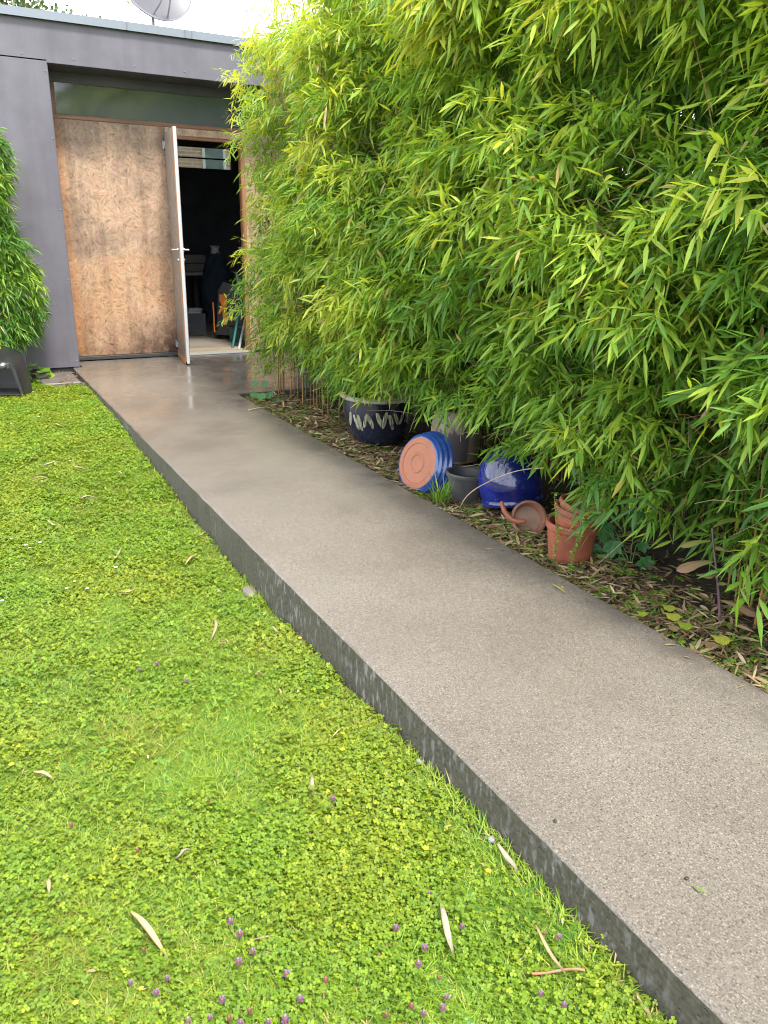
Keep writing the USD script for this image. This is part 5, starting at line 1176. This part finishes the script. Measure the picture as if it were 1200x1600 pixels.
# small leaved weed that climbs the terracotta stack
pl = thing('climbing_weed', 'small leaved weed climbing the front of the terracotta pots', 'weed')
for pts_ in (((2.125, 2.30, SZ), (2.118, 2.30, .06), (2.125, 2.30, .13), (2.12, 2.32, .21), (2.13, 2.35, .27)), ((2.15, 2.235, SZ), (2.15, 2.225, .05), (2.162, 2.215, .12), (2.18, 2.20, .19))):
    sp = spline(pts_, 26); obj('stem', tube(sp, .0013, 5), M['stem'], pl, True)
    b = rng.uniform(0, TAU, 26 * 3); P = np.repeat(sp, 3, 0); V, Fc, nv_, _ = leaves(P, np.column_stack([np.cos(b) - .3, np.sin(b) - .4, rng.uniform(-.2, .8, len(b))]), rng.normal(0, 1, (len(b), 3)), rng.uniform(.012, .026, len(b)), rng.uniform(.005, .009, len(b)), .2)
    tint_mesh('leaves', V, Fc, np.repeat(np.clip(rng.normal(.55, .2, len(b)), 0, .9), nv_), M['weed'], pl, kind='stuff')
# weed at the wall corner
pl = thing('leafy_weed', 'bright green leafy weed at the foot of the shed wall', 'weed')
for k in range(16):
    a = rng.uniform(0, TAU); V, Fc = palmate(rng.uniform(.06, .10), 3, .25, 760 + k); x, y, z = .70 + .07 * math.cos(a), 7.52 + .1 * math.sin(a), -.06 + rng.uniform(.02, .12)
    put_leaf('leaf', pl, V, Fc, (x, y, z), (math.cos(a), math.sin(a) - .6, .1), (0, -.4, .9), M['weed'], rng.uniform(.45, .85))
obj('stem', tube([(.70, 7.52, -.1), (.70, 7.51, .05)], .003, 5), M['stem'], pl)
n = 90
x = rng.uniform(.86, 1.02, n); y = rng.uniform(7.0, 7.7, n); b = rng.uniform(0, TAU, n)
V, Fc, nv_, _ = leaves(np.column_stack([x, y, np.full(n, -.02)]), np.column_stack([np.cos(b), np.sin(b), b * 0 + .03]), np.column_stack([-np.sin(b), np.cos(b), b * 0]), rng.uniform(.03, .07, n), rng.uniform(.006, .012, n), .05)
tint_mesh('corner_litter', V, Fc, np.repeat(np.clip(rng.normal(.35, .2, n), 0, .85), nv_), M['litter'], label='reddish brown leaves in the corner by the paving stone', cat='leaf litter', kind='stuff')

# ------------------------------------------------------------------ trees
def tree(label, x, y, h, r, seed, nleaf, cz=.62, group=None, leaf=.16):
    g = np.random.default_rng(seed); t = thing('garden_tree', label, 'tree', (x, y, -.5), group=group)
    ms = [tube(spline([(0, 0, 0), (.1, .05, h * .3), (-.05, .1, h * .6), (.1, 0, h * .92)], 10), np.linspace(.16, .03, 10), 10)]
    cl = []
    for k in range(26):
        d = norm(g.normal(0, 1, 3)); q = np.array([0, 0, h * cz]) + d * np.array([r, r, h * (1 - cz) * .95]) * g.uniform(.45, .95); cl.append(q)
        s = np.array([0, 0, h * g.uniform(.3, .75)]); ms.append(tube(spline([s, (s + q) / 2 + [0, 0, .1], q], 6), np.linspace(.05, .012, 6), 5))
    obj('trunk', cat_m(ms), M['bark'], t, True)
    cl = np.array(cl); i = g.integers(0, len(cl), nleaf); P = cl[i] + g.normal(0, 1, (nleaf, 3)) * np.array([r, r, h * .3]) * .17
    D = g.normal(0, 1, (nleaf, 3)) + [0, 0, -.4]; V, Fc, nv_, _ = leaves(P, D, g.normal(0, 1, (nleaf, 3)), leaf * g.uniform(.6, 1.2, nleaf), leaf * .5, .2, .2, ((0, .1), (.45, 1), (1, 0)))
    tint_mesh('crown', V, Fc, np.repeat(np.clip(g.normal(.55, .2, nleaf) + .1 * g.normal(0, 1, len(cl))[i], 0, 1), nv_), M['tree_leaf'], t, kind='stuff')


tree('pale leafy tree whose crown shows above the roof at top left', 1.55, 16.5, 6.3, 1.9, 801, 26000, leaf=.11)
tree('tree behind the viewer reflected in the strip window, left', 5.6, -7.5, 7.5, 1.9, 802, 4200, leaf=.26)
tree('tree behind the viewer reflected in the strip window, right', 8.6, -6.5, 7.0, 2.3, 803, 5200, leaf=.26)
# neighbour's wall that shows through the shed's back window
nb = thing('neighbour_house', 'reddish brick house with white window seen through the back window', 'house', (5.2, 19.0, -.5))
obj('wall', box(-4, 4, 0, .3, 0, 5.2), look('far_brick', {'g': ('geometry', {}), 'sx': ('separate_xyz', {}), 'c': ('combine_xyz', {}), 'b': ('brick_texture', {'scale': 1.0, 'brick_width': .24, 'row_height': .075, 'mortar_size': .01, 'color1': (.30, .14, .11), 'color2': (.36, .19, .15), 'mortar': (.4, .37, .34)}), 'p': ('principled_bsdf', {'roughness': .85})},
    [('g.position', 'sx.vector'), ('sx.x', 'c.x'), ('sx.z', 'c.y'), ('c.vector', 'b.vector'), ('b.color', 'p.base_color')]), nb)
fw = obj('window', box(.55, 1.1, -.04, -.002, 2.4, 3.9), M['white'], nb); obj('pane', box(.62, 1.03, -.05, -.041, 2.5, 3.8), M['glass'], fw)
obj('eave', box(-4.2, 4.2, -.4, .3, 5.202, 5.4), M['white'], nb)
